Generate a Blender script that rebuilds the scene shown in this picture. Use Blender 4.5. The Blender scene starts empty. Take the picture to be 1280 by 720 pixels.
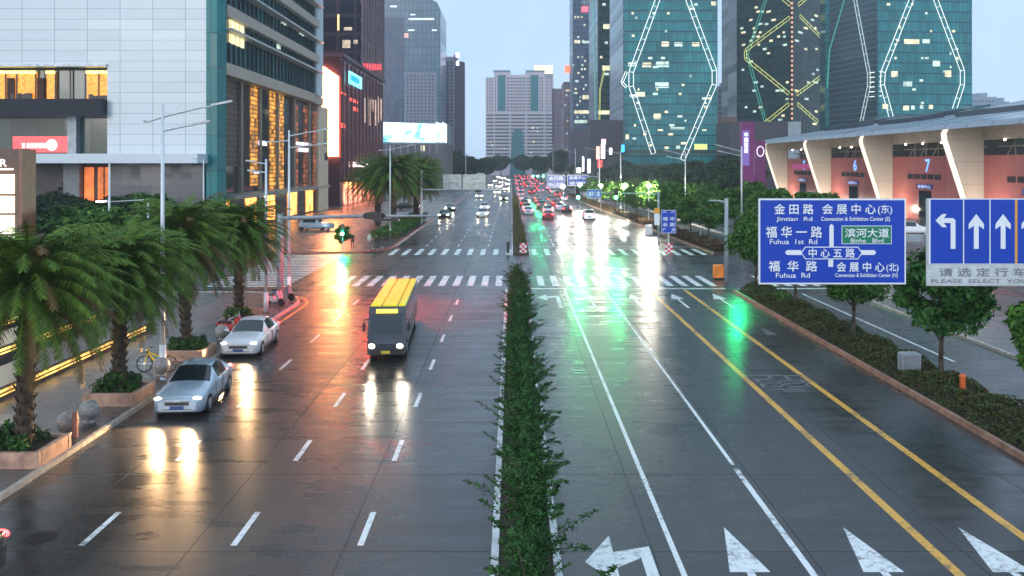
import bpy, math, random
import numpy as np
from mathutils import Vector, Matrix, Euler
random.seed(7); RNG = np.random.default_rng(7)
C = bpy.context.scene.collection
R = math.radians; PI = math.pi
F = 1100.0; CX = 640.0; CY = 205.0; H = 9.0

def at(x, y, Y):            # the point at distance Y seen at pixel x, y of the 1280 x 720 photograph
    return Vector(((x-CX)*Y/F, Y, H-(y-CY)*Y/F))
def gy(y): return F*H/(y-CY)

# ------------------------------------------------------------------ materials
MATS = {}
def newmat(name):
    m = bpy.data.materials.new(name); m.use_nodes = True; m.node_tree.nodes.clear()
    nt = m.node_tree; o = nt.nodes.new('ShaderNodeOutputMaterial'); b = nt.nodes.new('ShaderNodeBsdfPrincipled')
    nt.links.new(b.outputs[0], o.inputs[0]); return m, nt, b
def col4(c): return (c[0], c[1], c[2], 1)
def mathn(nt, op, a, b=None, c=None):
    n = nt.nodes.new('ShaderNodeMath'); n.operation = op
    for i, v in enumerate((a, b, c)):
        if v is None: continue
        if isinstance(v, (int, float)): n.inputs[i].default_value = v
        else: nt.links.new(v, n.inputs[i])
    return n.outputs[0]
def mixc(nt, f, a, b):
    n = nt.nodes.new('ShaderNodeMix'); n.data_type = 'RGBA'
    for i, v in ((0, f), (6, a), (7, b)):
        if isinstance(v, (int, float)): n.inputs[i].default_value = v
        elif isinstance(v, tuple): n.inputs[i].default_value = col4(v)
        else: nt.links.new(v, n.inputs[i])
    return n.outputs[2]
def noise(nt, scale, detail=3, vec=None, rough=.5):
    n = nt.nodes.new('ShaderNodeTexNoise'); n.inputs['Scale'].default_value = scale
    n.inputs['Detail'].default_value = detail; n.inputs['Roughness'].default_value = rough
    if vec is None:
        t = nt.nodes.new('ShaderNodeNewGeometry'); vec = t.outputs['Position']
    nt.links.new(vec, n.inputs['Vector']); return n.outputs['Fac']
def ramp(nt, f, lo, hi, a=0., b=1.):
    n = nt.nodes.new('ShaderNodeMapRange'); nt.links.new(f, n.inputs[0])
    for i, v in ((1, lo), (2, hi), (3, a), (4, b)): n.inputs[i].default_value = v
    return n.outputs[0]
def mat(name, c, rough=.6, metal=0., var=.25, scale=2., spec=.5, bump=0., trans=0.):
    if name in MATS: return MATS[name]
    m, nt, b = newmat(name)
    f = noise(nt, scale, 5)
    nt.links.new(mixc(nt, ramp(nt, f, .3, .7), tuple(x*(1-var) for x in c), tuple(min(1, x*(1+var)) for x in c)), b.inputs['Base Color'])
    b.inputs['Roughness'].default_value = rough; b.inputs['Metallic'].default_value = metal
    b.inputs['Specular IOR Level'].default_value = spec
    if bump:
        bn = nt.nodes.new('ShaderNodeBump'); bn.inputs['Strength'].default_value = bump; bn.inputs['Distance'].default_value = .02
        nt.links.new(noise(nt, scale*8, 4), bn.inputs['Height']); nt.links.new(bn.outputs[0], b.inputs['Normal'])
    MATS[name] = m; return m
def emit(name, c, s, var=0., scale=1.):
    if name in MATS: return MATS[name]
    m, nt, b = newmat(name)
    b.inputs['Base Color'].default_value = col4(tuple(x*.5 for x in c)); b.inputs['Emission Color'].default_value = col4(c)
    b.inputs['Emission Strength'].default_value = s; b.inputs['Roughness'].default_value = .4
    if var:
        f = noise(nt, scale, 4, rough=.7)
        nt.links.new(ramp(nt, f, .35, .68, s*(1-var), s*(1+var)), b.inputs['Emission Strength'])
    MATS[name] = m; return m
def gridmat(name, c, line, axis='x', su=1.5, sz=3.6, lu=.08, lz=.3, var=.3, rough=.15, spec=.6, metal=0., c2=None, bandz=0):
    """a curtain wall / panel wall: joints every su across and sz up, every cell slightly different"""
    if name in MATS: return MATS[name]
    m, nt, b = newmat(name)
    g = nt.nodes.new('ShaderNodeNewGeometry'); s = nt.nodes.new('ShaderNodeSeparateXYZ'); nt.links.new(g.outputs['Position'], s.inputs[0])
    u = s.outputs[0] if axis == 'x' else s.outputs[1]
    U = mathn(nt, 'DIVIDE', u, su); Z = mathn(nt, 'DIVIDE', s.outputs[2], sz)
    mu = mathn(nt, 'LESS_THAN', mathn(nt, 'FRACT', U), lu/su); mz = mathn(nt, 'LESS_THAN', mathn(nt, 'FRACT', Z), lz/sz)
    msk = mathn(nt, 'MAXIMUM', mu, mz)
    cm = nt.nodes.new('ShaderNodeCombineXYZ'); nt.links.new(mathn(nt, 'FLOOR', U), cm.inputs[0]); nt.links.new(mathn(nt, 'FLOOR', Z), cm.inputs[1])
    wn = nt.nodes.new('ShaderNodeTexWhiteNoise'); wn.noise_dimensions = '2D'; nt.links.new(cm.outputs[0], wn.inputs['Vector'])
    f = mathn(nt, 'ADD', mathn(nt, 'MULTIPLY', wn.outputs['Value'], .45), mathn(nt, 'MULTIPLY', ramp(nt, noise(nt, .06, 4), .3, .7), .55))  # broad noise puts patchy glass reflections into the base colour
    a = tuple(x*(1-var) for x in c); d = c2 or tuple(min(1, x*(1+var)) for x in c)
    base = mixc(nt, f, a, d)
    nt.links.new(mixc(nt, msk, base, line), b.inputs['Base Color'])
    b.inputs['Specular IOR Level'].default_value = spec; b.inputs['Metallic'].default_value = metal
    nt.links.new(mathn(nt, 'ADD', mathn(nt, 'MULTIPLY', wn.outputs['Value'], rough*.6), rough*.7), b.inputs['Roughness'])
    MATS[name] = m; return m

def road_mat(name, c1, c2, joint=True, rlo=.19, rhi=.36):
    m, nt, b = newmat(name)
    g = nt.nodes.new('ShaderNodeNewGeometry'); s = nt.nodes.new('ShaderNodeSeparateXYZ'); nt.links.new(g.outputs['Position'], s.inputs[0])
    sc = nt.nodes.new('ShaderNodeVectorMath'); sc.operation = 'MULTIPLY'; nt.links.new(g.outputs['Position'], sc.inputs[0]); sc.inputs[1].default_value = (1, .22, 1)
    sl = nt.nodes.new('ShaderNodeVectorMath'); sl.operation = 'MULTIPLY'; nt.links.new(g.outputs['Position'], sl.inputs[0]); sl.inputs[1].default_value = (.35, 1.6, 1)
    n1 = noise(nt, .35, 5, sc.outputs[0], .6); n2 = noise(nt, 9, 4); n3 = noise(nt, .9, 5, sl.outputs[0], .65)
    col = mixc(nt, ramp(nt, n1, .32, .68), c1, c2)
    col = mixc(nt, mathn(nt, 'MULTIPLY', n2, .35), col, (.012, .012, .012))
    tr = nt.nodes.new('ShaderNodeVectorMath'); tr.operation = 'MULTIPLY'; nt.links.new(g.outputs['Position'], tr.inputs[0]); tr.inputs[1].default_value = (1.3, .035, 1)
    nt_ = noise(nt, 1.0, 4, tr.outputs[0], .6); col = mixc(nt, ramp(nt, nt_, .5, .72, 0, .55), col, (.010, .010, .011))      # tyre worn lanes
    sp2 = noise(nt, 2.3, 6, None, .75); col = mixc(nt, ramp(nt, sp2, .62, .70, 0, .6), col, (.10, .098, .09)); col = mixc(nt, ramp(nt, noise(nt, 55, 2), .52, .7, 0, .5), col, (.085, .083, .08))
    rgh = ramp(nt, mathn(nt, 'ADD', mathn(nt, 'MULTIPLY', n1, .4), mathn(nt, 'MULTIPLY', n3, .6)), .38, .62, rlo, rhi)
    if joint:
        # slab pours: each slab gets its own tone, dark sealed joints between
        U = mathn(nt, 'DIVIDE', mathn(nt, 'ADD', s.outputs[0], 3.95), 3.6); V = mathn(nt, 'DIVIDE', s.outputs[1], 5.1)
        ju = mathn(nt, 'LESS_THAN', mathn(nt, 'FRACT', U), .010); jv = mathn(nt, 'LESS_THAN', mathn(nt, 'FRACT', V), .009)
        cm = nt.nodes.new('ShaderNodeCombineXYZ'); nt.links.new(mathn(nt, 'FLOOR', U), cm.inputs[0]); nt.links.new(mathn(nt, 'FLOOR', V), cm.inputs[1])
        wn = nt.nodes.new('ShaderNodeTexWhiteNoise'); wn.noise_dimensions = '2D'; nt.links.new(cm.outputs[0], wn.inputs['Vector'])
        col = mixc(nt, mathn(nt, 'MULTIPLY', wn.outputs['Value'], .35), col, c1)
        j = mathn(nt, 'MAXIMUM', ju, jv)
        col = mixc(nt, mathn(nt, 'MULTIPLY', j, .8), col, (.008, .008, .009))
        rgh = mathn(nt, 'ADD', rgh, mathn(nt, 'ADD', mathn(nt, 'MULTIPLY', j, .3), mathn(nt, 'MULTIPLY', wn.outputs['Value'], .05)))
    nt.links.new(col, b.inputs['Base Color']); nt.links.new(rgh, b.inputs['Roughness'])
    b.inputs['Specular IOR Level'].default_value = .62
    bn = nt.nodes.new('ShaderNodeBump'); bn.inputs['Strength'].default_value = .25; bn.inputs['Distance'].default_value = .01
    bn2 = mathn(nt, 'ADD', mathn(nt, 'MULTIPLY', n3, 1.2), mathn(nt, 'MULTIPLY', n2, .25))
    nt.links.new(bn2, bn.inputs['Height']); nt.links.new(bn.outputs[0], b.inputs['Normal'])
    MATS[name] = m; return m
def paint_mat(name, c, wear=.45):
    m, nt, b = newmat(name)
    f = noise(nt, 5, 8, rough=.8); f2 = noise(nt, .5, 3)
    nt.links.new(mixc(nt, ramp(nt, mathn(nt, 'ADD', f, mathn(nt, 'MULTIPLY', mathn(nt, 'SUBTRACT', f2, .5), .5)), wear+.05, wear+.2, 0, .85), c, (.08,.08,.08)), b.inputs['Base Color'])
    b.inputs['Roughness'].default_value = .35; MATS[name] = m; return m
def leaf_mat(name, c, c2, rough=.6):
    m, nt, b = newmat(name)
    g = nt.nodes.new('ShaderNodeNewGeometry')
    f = mathn(nt, 'ADD', mathn(nt, 'MULTIPLY', g.outputs['Random Per Island'], .7), mathn(nt, 'MULTIPLY', noise(nt, 1.1, 2), .5))
    nt.links.new(mixc(nt, ramp(nt, f, .15, 1.05), c, c2), b.inputs['Base Color'])
    b.inputs['Roughness'].default_value = rough; b.inputs['Specular IOR Level'].default_value = .18
    MATS[name] = m; return m

ASPH = road_mat('wet_concrete_road', (.020, .019, .019), (.052, .049, .046))
ASPH2 = road_mat('wet_asphalt', (.022, .024, .026), (.05, .052, .055), False, .19, .38)
PAVE = road_mat('wet_paving', (.07, .068, .066), (.13, .125, .12), False, .18, .4)
WPAINT = paint_mat('white_road_paint', (.80, .82, .82)); YPAINT = paint_mat('yellow_road_paint', (.78, .40, .05))
FPAINT = paint_mat('worn_road_paint', (.5, .52, .52), .18)
KERB = mat('kerb_stone', (.42, .38, .33), .35, var=.35, scale=3, bump=.3)
KERBR = mat('kerb_red', (.42, .13, .10), .35)
SOIL = mat('soil', (.045, .03, .02), .8)
STEEL = mat('galvanised_steel', (.55, .58, .60), .35, .5, .1)
GREY = mat('grey_paint', (.30, .34, .37), .4, .1); DARK = mat('dark_metal', (.015, .016, .018), .4)
BLACK = mat('black_rubber', (.012, .012, .012), .6); WHITEP = mat('white_paint', (.78, .80, .82), .3, var=.05)
RIM = mat('wheel_rim', (.5, .5, .52), .3, .8, .05)
GLASSD = mat('dark_glass', (.012, .018, .022), .06, spec=.8, var=.1)
BARK = mat('bark', (.07, .05, .035), .85, scale=6, bump=.6); PBARK = mat('palm_bark', (.06, .045, .03), .9, scale=5, bump=.8)
PALM = leaf_mat('palm_leaf', (.018,.062,.007), (.140,.225,.026)); PALM2 = leaf_mat('dry_palm_leaf', (.10, .055, .02), (.16, .11, .04))
TREE = leaf_mat('tree_leaf', (.016,.075,.016), (.075,.20,.035)); TREED = leaf_mat('dark_tree_leaf', (.008, .028, .012), (.030, .065, .024))
TREEM = leaf_mat('mid_tree_leaf', (.016, .070, .010), (.085, .19, .025))
SHRUB = leaf_mat('shrub_leaf', (.010, .045, .012), (.055, .155, .030)); SHRUBY = leaf_mat('bright_shrub_leaf', (.03, .09, .015), (.12, .22, .04))
COVER = leaf_mat('cover_leaf', (.03, .055, .015), (.10, .12, .035)); COVERR = leaf_mat('rust_cover_leaf', (.07, .028, .016), (.15, .06, .035))
TAIL = emit('tail_light', (1, .03, .03), 14); HEAD = emit('head_light', (1, .90, .72), 40); HEADN = emit('head_light_near', (1, .82, .60), 14)
HEADF = emit('head_light_far', (1, .86, .62), 220)
GREEN = emit('green_signal', (.01, 1, .28), 1500); REDS = emit('red_signal', (1, .02, .02), 30); LAMPM = emit('flood_lamp', (1, .93, .78), 2600)
WARM = emit('warm_room', (1, .34, .03), .95, .55, 2.6)
def emitgrid(name, c, s_, sz, dark=.25):
    m, nt, b = newmat(name); g = nt.nodes.new('ShaderNodeNewGeometry'); sp_ = nt.nodes.new('ShaderNodeSeparateXYZ'); nt.links.new(g.outputs['Position'], sp_.inputs[0])
    Z = mathn(nt, 'DIVIDE', sp_.outputs[2], sz); Y = mathn(nt, 'DIVIDE', sp_.outputs[1], 1.3); cm = nt.nodes.new('ShaderNodeCombineXYZ'); nt.links.new(mathn(nt, 'FLOOR', Z), cm.inputs[0]); nt.links.new(mathn(nt, 'FLOOR', Y), cm.inputs[1])
    wn = nt.nodes.new('ShaderNodeTexWhiteNoise'); wn.noise_dimensions = '2D'; nt.links.new(cm.outputs[0], wn.inputs['Vector'])
    v = mathn(nt, 'ADD', mathn(nt, 'MULTIPLY', wn.outputs['Value'], 1.2), mathn(nt, 'MULTIPLY', noise(nt, .5, 5, rough=.75), 1.0)); v = mathn(nt, 'SUBTRACT', v, .35)
    v = mathn(nt, 'MULTIPLY', v, mathn(nt, 'ADD', mathn(nt, 'MULTIPLY', mathn(nt, 'GREATER_THAN', mathn(nt, 'FRACT', Z), .28), 1-dark), dark))
    b.inputs['Base Color'].default_value = (.05,.03,.02,1); b.inputs['Emission Color'].default_value = col4(c); nt.links.new(mathn(nt, 'MULTIPLY', v, s_), b.inputs['Emission Strength']); b.inputs['Roughness'].default_value = .2; MATS[name] = m; return m
WARM2 = emitgrid('warm_lobby', (1, .43, .06), .85, .62)
LITW = emit('lit_window', (.95, .86, .55), .75, .6, .4); LITW2 = emit('cool_lit_window', (.75, .95, .85), .55, .6, .4)
TRUSSW = emit('truss_light', (.95, 1, .98), 1.2); TRUSSY = emit('truss_light_yellow', (.75, .8, .25), .8); TRUSSG = emit('truss_light_teal', (.10, .70, .55), .35)
LED = emit('led_strip', (1, .60, .14), 1.6, .8, 1.2)

# ------------------------------------------------------------------ mesh helpers
def origin(o):
    v = Vector((0, 0, 0))
    while o: v += o.location; o = o.parent
    return v
def link(name, me, parent=None):
    o = bpy.data.objects.new(name, me); C.objects.link(o)
    if parent: o.parent = parent
    return o
class MB:
    def __init__(s): s.v = []; s.f = []; s.m = []; s.k = 0
    def add(s, vs, fs):
        n = len(s.v); s.v += [tuple(p) for p in vs]; s.f += [tuple(i+n for i in f) for f in fs]; s.m += [s.k]*len(fs); return s
    def box(s, x0, x1, y0, y1, z0, z1):
        return s.add([(x0,y0,z0),(x1,y0,z0),(x1,y1,z0),(x0,y1,z0),(x0,y0,z1),(x1,y0,z1),(x1,y1,z1),(x0,y1,z1)],
                     [(0,3,2,1),(4,5,6,7),(0,1,5,4),(1,2,6,5),(2,3,7,6),(3,0,4,7)])
    def bbox(s, x0, x1, y0, y1, z0, z1, b=.03):      # box with chamfered vertical and top edges
        pts = [(x0+b,y0),(x1-b,y0),(x1,y0+b),(x1,y1-b),(x1-b,y1),(x0+b,y1),(x0,y1-b),(x0,y0+b)]
        ip = [(min(max(x, x0+b), x1-b), min(max(y, y0+b), y1-b)) for x, y in pts]
        vs = [(x,y,z0) for x,y in pts]+[(x,y,z1-b) for x,y in pts]+[(x,y,z1) for x,y in ip]
        fs = [(i,(i+1)%8,(i+1)%8+8,i+8) for i in range(8)]+[(i+8,(i+1)%8+8,(i+1)%8+16,i+16) for i in range(8)]
        return s.add(vs, fs+[tuple(range(16,24)), tuple(range(7,-1,-1))])
    def prism(s, pts, z0, z1):                       # polygon in plan, extruded up
        n = len(pts); vs = [(x,y,z0) for x,y in pts]+[(x,y,z1) for x,y in pts]
        return s.add(vs, [(i,(i+1)%n,(i+1)%n+n,i+n) for i in range(n)]+[tuple(range(n,2*n)), tuple(range(n-1,-1,-1))])
    def extr(s, pts, d):                             # any 3D polygon extruded by vector d
        n = len(pts); d = Vector(d); vs = [tuple(p) for p in pts]+[tuple(Vector(p)+d) for p in pts]
        return s.add(vs, [(i,(i+1)%n,(i+1)%n+n,i+n) for i in range(n)]+[tuple(range(n,2*n)), tuple(range(n-1,-1,-1))])
    def sheet(s, pts, z=0.): return s.add([(x,y,z) for x,y in pts], [tuple(range(len(pts)))])
    def tube(s, a, b, r0, r1=None, n=8):
        a = Vector(a); b = Vector(b); r1 = r0 if r1 is None else r1; d = (b-a).normalized()
        u = d.orthogonal().normalized(); w = d.cross(u)
        vs = [a+(u*math.cos(t)+w*math.sin(t))*r0 for t in [2*PI*i/n for i in range(n)]]+[b+(u*math.cos(t)+w*math.sin(t))*r1 for t in [2*PI*i/n for i in range(n)]]
        return s.add(vs, [(i,(i+1)%n,(i+1)%n+n,i+n) for i in range(n)]+[tuple(range(n,2*n)), tuple(range(n-1,-1,-1))])
    def path(s, ps, r, r1=None, n=8):
        r1 = r if r1 is None else r1; k = len(ps)-1
        for i in range(k): s.tube(ps[i], ps[i+1], r+(r1-r)*i/k, r+(r1-r)*(i+1)/k, n)
        return s
    def ball(s, c, r, n=12, m=8, sq=(1,1,1)):
        vs = []; fs = []
        for i in range(m+1):
            p = PI*i/m
            for j in range(n):
                t = 2*PI*j/n; vs.append((c[0]+r*sq[0]*math.sin(p)*math.cos(t), c[1]+r*sq[1]*math.sin(p)*math.sin(t), c[2]+r*sq[2]*math.cos(p)))
        for i in range(m):
            for j in range(n): fs.append((i*n+j, (i+1)*n+j, (i+1)*n+(j+1)%n, i*n+(j+1)%n))
        return s.add(vs, fs)
    def build(s, name, mats, parent=None, smooth=False):
        me = bpy.data.meshes.new(name); o0 = origin(parent) if parent else Vector((0,0,0))
        me.from_pydata([(x-o0.x, y-o0.y, z-o0.z) for x,y,z in s.v], [], s.f)
        for m in (mats if isinstance(mats, (list, tuple)) else [mats]): me.materials.append(m)
        if any(s.m): me.polygons.foreach_set('material_index', s.m)
        if smooth: me.shade_smooth()
        me.update(); return link(name, me, parent)
def B(x0,x1,y0,y1,z0,z1): return MB().box(x0,x1,y0,y1,z0,z1)
def thing(name, label, cat, loc=(0,0,0), group=None):
    o = bpy.data.objects.new(name, None); C.objects.link(o); o.location = loc; o.empty_display_size = .5
    return tag(o, label, cat, group)
def tag(o, label, cat, group=None):
    o['label'] = label; o['category'] = cat
    if group: o['group'] = group
    return o
def struct(o): o['kind'] = 'structure'; return o
def stuff(o, label=None, cat=None):
    o['kind'] = 'stuff'
    if label: o['label'] = label; o['category'] = cat
    return o
def dup(o, loc=None, rz=None, label=None, parent=None, scale=None, mats=None):
    c = o.copy(); C.objects.link(c)
    if parent: c.parent = parent
    if loc is not None: c.location = loc
    if rz is not None: c.rotation_euler = (0,0,rz)
    if scale is not None: c.scale = scale if hasattr(scale, '__len__') else (scale,)*3
    if label: c['label'] = label
    for ch in list(o.children): dup(ch, parent=c)
    return c
def parts(root, name, boxes, m, cap=100):
    """each box (x0,x1,y0,y1,z0,z1) is a part of root; beyond the cap the farthest go into one"""
    boxes = sorted(boxes, key=lambda b: -(b[1]-b[0]+b[3]-b[2])*(b[5]-b[4])/max(1, b[2])**2)
    for b in boxes[:cap]: B(*b).build(name, m[random.randrange(len(m))] if isinstance(m, list) else m, root)
    if len(boxes) > cap:
        q = MB()
        for b in boxes[cap:]: q.box(*b)
        q.build(name, m[0] if isinstance(m, list) else m, root)['kind'] = 'stuff'
def leafmesh(name, pos, nrm, size, asp, mats, parent=None, midx=None, world=False):
    """one rhombus leaf per row of pos"""
    n = len(pos); nrm = nrm/np.maximum(1e-6, np.linalg.norm(nrm, axis=1))[:,None]
    a = RNG.normal(size=(n,3)); a -= (a*nrm).sum(1)[:,None]*nrm; a /= np.linalg.norm(a, axis=1)[:,None]
    b = np.cross(nrm, a); s = (size*(.7+.6*RNG.random(n)))[:,None] if np.ndim(size) == 0 else size[:,None]
    bend = nrm*s*.25
    v = np.stack([pos-a*s, pos+b*s*asp+bend, pos+a*s, pos-b*s*asp+bend], 1).reshape(-1,3)
    me = bpy.data.meshes.new(name); me.vertices.add(4*n); me.vertices.foreach_set('co', v.astype(np.float32).ravel())
    me.loops.add(4*n); me.loops.foreach_set('vertex_index', np.arange(4*n, dtype=np.int32))
    me.polygons.add(n); me.polygons.foreach_set('loop_start', np.arange(0, 4*n, 4, dtype=np.int32)); me.polygons.foreach_set('loop_total', np.full(n, 4, dtype=np.int32))
    for m in (mats if isinstance(mats, list) else [mats]): me.materials.append(m)
    if midx is not None: me.polygons.foreach_set('material_index', midx.astype(np.int32))
    me.update(calc_edges=True); return link(name, me, parent)
DG = bpy.context.evaluated_depsgraph_get
def textmesh(body, x0, x1, z0, z1, Y, m, name, parent, facing='front', bold=.004, th=.01):
    """lettering fitted in the rectangle x0..x1, z0..z1 on a plane facing the camera ('front') or the road ('side': x0,x1 are then Y values and Y the X value)"""
    c = bpy.data.curves.new('t', 'FONT'); c.body = body; c.extrude = 0
    o = bpy.data.objects.new('t', c); C.objects.link(o); bpy.context.view_layer.update()
    me = bpy.data.meshes.new_from_object(o.evaluated_get(DG())); bpy.data.objects.remove(o)
    n = len(me.vertices); co = np.empty(n*3, dtype=np.float32); me.vertices.foreach_get('co', co); co = co.reshape(-1,3)
    lo = co.min(0); hi = co.max(0); sx = (x1-x0)/(hi[0]-lo[0]); sz = (z1-z0)/(hi[1]-lo[1])
    u = x0+(co[:,0]-lo[0])*sx; w = z0+(co[:,1]-lo[1])*sz; o0 = origin(parent)
    k = abs(z1-z0)/max(1, body.count(chr(10))+1)*min(.03, .012+bold); P = []; fs = [tuple(q.vertices) for q in me.polygons]; F = []
    for i, (du, dw) in enumerate(((0,0),(k,0),(-k,0),(0,k),(0,-k))):       # strokes thickened by slightly offset layers
        d = np.full(n, Y-.0012*i)
        P.append(np.stack([u+du, d, w+dw], 1) if facing == 'front' else np.stack([d, u+du, w+dw], 1)); F += [tuple(v+n*i for v in f) for f in fs]
    bpy.data.meshes.remove(me); me = bpy.data.meshes.new(name); me.from_pydata([tuple(v) for v in (np.concatenate(P)-np.array(o0))], [], F)
    me.materials.append(m); me.update(); return link(name, me, parent)

# ------------------------------------------------------------------ ground, roads, kerbs, markings
def ground():
    struct(MB().sheet([(-900,-60),(900,-60),(900,2200),(-900,2200)], -.03).build('ground', PAVE))
    struct(MB().sheet([(-13.8,-20),(15.5,-20),(15.5,1500),(-13.0,1500),(-13.0,90),(-13.8,60)], 0).build('main_road', ASPH))
    struct(MB().sheet([(-300,63),(-13.8,63),(-13.0,90),(-13,89),(-300,89)], -.004).build('side_street', ASPH2))
    struct(MB().sheet([(15.5,-20),(23.4,-20),(23.4,400),(15.5,400)], -.004).build('service_road', ASPH2))
    struct(MB().sheet([(23.4,64),(400,64),(400,88),(23.4,88)], -.004).build('side_street', ASPH2))
    struct(MB().sheet([(30,-20),(41,-20),(41,400),(30,400)], -.008).build('outer_road', ASPH2))
    # left pavement with a rounded corner into the side street
    c = (-18.8, 56.0); arc = [(c[0]+5*math.cos(t), c[1]+5*math.sin(t)) for t in [PI/2*i/10 for i in range(11)]]
    pts = [(-80,-20),(-13.8,-20)]+arc+[(-80,61)]
    struct(MB().prism(pts, -.02, .12).build('pavement', PAVE))
    edge = [(-13.8,-20)]+[(-13.8, y) for y in range(-10, 56, 5)]+arc+[(-30,61),(-80,61)]
    k = MB(); yl = MB()
    for a, b in zip(edge, edge[1:]):
        d = Vector((b[0]-a[0], b[1]-a[1], 0)); 
        if d.length < .01: continue
        n = Vector((d.y, -d.x, 0)).normalized()*.16; a3 = Vector((*a, 0)); b3 = Vector((*b, 0))
        k.prism([tuple((a3)[:2]), tuple((b3)[:2]), tuple((b3+n)[:2]), tuple((a3+n)[:2])][::-1], -.02, .15)
        if a[1] >= 50 and a[0] > -19.5:
            n = n.normalized(); p = [a3+n*.55, b3+n*.55, b3+n*.72, a3+n*.72]; yl.sheet([tuple(q[:2]) for q in p][::-1], .004)
    k.build('kerb', KERB)['kind'] = 'structure'; struct(yl.build('road_marking', YPAINT))
    # far left pavement
    c = (-18.0, 94.0); arc = [(c[0]+5*math.cos(t), c[1]+5*math.sin(t)) for t in [-PI/2+PI/2*i/10 for i in range(11)]]
    struct(MB().prism([(-200,89)]+arc+[(-13,1200),(-200,1200)], -.02, .13).build('pavement', PAVE))
    k = MB(); e = [(-80,89)]+arc+[(-13,300)]
    for a, b in zip(e, e[1:]):
        d = Vector((b[0]-a[0], b[1]-a[1], 0)); n = Vector((d.y, -d.x, 0)).normalized()*.2
        k.prism([a, b, (b[0]+n.x, b[1]+n.y), (a[0]+n.x, a[1]+n.y)][::-1], -.02, .16)
    struct(k.build('kerb', KERBR))
    # right hand pavements
    struct(MB().prism([(23.4,-20),(30,-20),(30,63),(23.4,63)], -.02, .12).build('pavement', PAVE))
    struct(MB().prism([(23.25,-20),(23.4,-20),(23.4,63),(23.25,63)], -.02, .14).build('kerb', KERB))
    struct(MB().prism([(27.5,89),(60,89),(60,400),(24,400)], -.02, .12).build('pavement', PAVE))
    struct(MB().prism([(27.25,89),(27.5,89),(24,400),(23.75,400)], -.02, .15).build('kerb', mat('pale_kerb', (.6,.58,.54), .4)))
    struct(MB().prism([(41,-20),(300,-20),(300,60),(41,60)], -.02, .12).build('pavement', PAVE))
    struct(MB().prism([(60.2,89),(300,89),(300,400),(60.2,400)], -.02, .12).build('pavement', PAVE))
    # median
    struct(B(-.30,.92,-20,62,-.02,.14).build('median', SOIL))
    k = MB(); k.box(-.47,-.30,-20,62.2,-.02,.2).box(.92,1.09,-20,62.2,-.02,.2).box(-.30,.92,62,62.2,-.02,.2); struct(k.build('kerb', mat('painted_kerb', (.62,.64,.66), .35, var=.3)))
    struct(MB().prism([(.1,87),(1.7,87),(1.3,230),(.3,500),(0,500)], -.02, .14).build('median', SOIL))
    k = MB(); k.prism([(-.05,86.8),(.1,86.8),(0,500),(-.15,500)], -.02, .2).prism([(1.7,86.8),(1.85,86.8),(1.45,230),(1.3,230)], -.02, .2); struct(k.build('kerb', mat('painted_kerb', (.62,.64,.66), .35)))
    # strip between main and service road
    struct(B(15.62,18.3,-20,61.5,-.02,.14).build('planting_strip', SOIL))
    k = MB(); k.box(15.47,15.62,-20,61.6,-.02,.2).box(18.3,18.42,-20,61.6,-.02,.2).box(15.62,18.3,61.5,61.65,-.02,.2); struct(k.build('kerb', mat('brick_kerb', (.36,.20,.13), .35, var=.4)))
    STRIP = [(20.2,88.2),(22.4,88.2),(20.6,130),(18.4,190),(16.8,260),(16.4,420),(15.8,420),(15.9,260),(16.9,190),(18.6,130)]
    struct(MB().prism(STRIP, -.02, .14).build('planting_strip', SOIL))
    k = MB(); w = [(20.2,88.2),(18.6,130),(16.9,190),(15.9,260),(15.8,420)]
    for a, b in zip(w, w[1:]): k.prism([(a[0]-.18,a[1]),(a[0],a[1]),(b[0],b[1]),(b[0]-.18,b[1])], -.02, .2)
    struct(k.build('kerb', mat('brick_kerb', (.36,.20,.13))))
    struct(MB().sheet([(15.5,89),(20.0,89),(18.4,130),(16.7,190),(15.7,260),(15.5,260)], .0).build('main_road', ASPH))
    # painted markings
    z = .004
    mk = MB()
    for X in (-10.16, -6.57, -3.58):
        for i in range(-1, 8):
            y0 = 20.75+5.92*i
            if y0+2 < 63: mk.sheet([(X-.075,y0),(X+.075,y0),(X+.075,y0+2),(X-.075,y0+2)], z)
    for X in (-9.4, -5.9, -2.6):
        for i in range(60):
            y0 = 96+6*i; mk.sheet([(X-.075,y0),(X+.075,y0),(X+.075,y0+2.5),(X-.075,y0+2.5)], z)
    mk.sheet([(-12.75,96),(-12.6,96),(-12.6,400),(-12.75,400)], z)
    struct(mk.build('lane_marking', WPAINT))
    mk = MB()
    for X, w in ((3.77,.065), (6.61,.06)): mk.sheet([(X-w,26.3 if X > 5 else 5),(X+w,26.3 if X > 5 else 5),(X+w,63.2),(X-w,63.2)], z)
    mk.sheet([(6.53,5),(6.69,5),(6.69,26.0),(6.53,26.0)], z)
    mk.sheet([(1.1,63.3),(15.4,63.3),(15.4,63.75),(1.1,63.75)], z)
    mk.sheet([(20.1,10),(20.25,10),(20.25,24.5),(20.1,24.5)], z); 
    for i in range(12): mk.sheet([(20.1,25+6.2*i),(20.22,25+6.2*i),(20.22,27+6.2*i),(20.1,27+6.2*i)], z) if i < 2 else None
    mk.sheet([(20.05,40),(20.2,40),(20.2,61),(20.05,61)], z); mk.sheet([(15.7+2.9,63.3),(23.2,63.3),(23.2,63.75),(18.6,63.75)], z)
    for X in (4.6,8.0,11.3,14.3):
        for i in range(60):
            y0 = 97+6*i; mk.sheet([(X-.075,y0),(X+.075,y0),(X+.075,y0+2.5),(X-.075,y0+2.5)], z)
    mk.sheet([(2.0,95.5),(19.6,95.5),(19.6,95.8),(2.0,95.8)], z)
    struct(mk.build('lane_marking', WPAINT))
    mk = MB()
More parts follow.
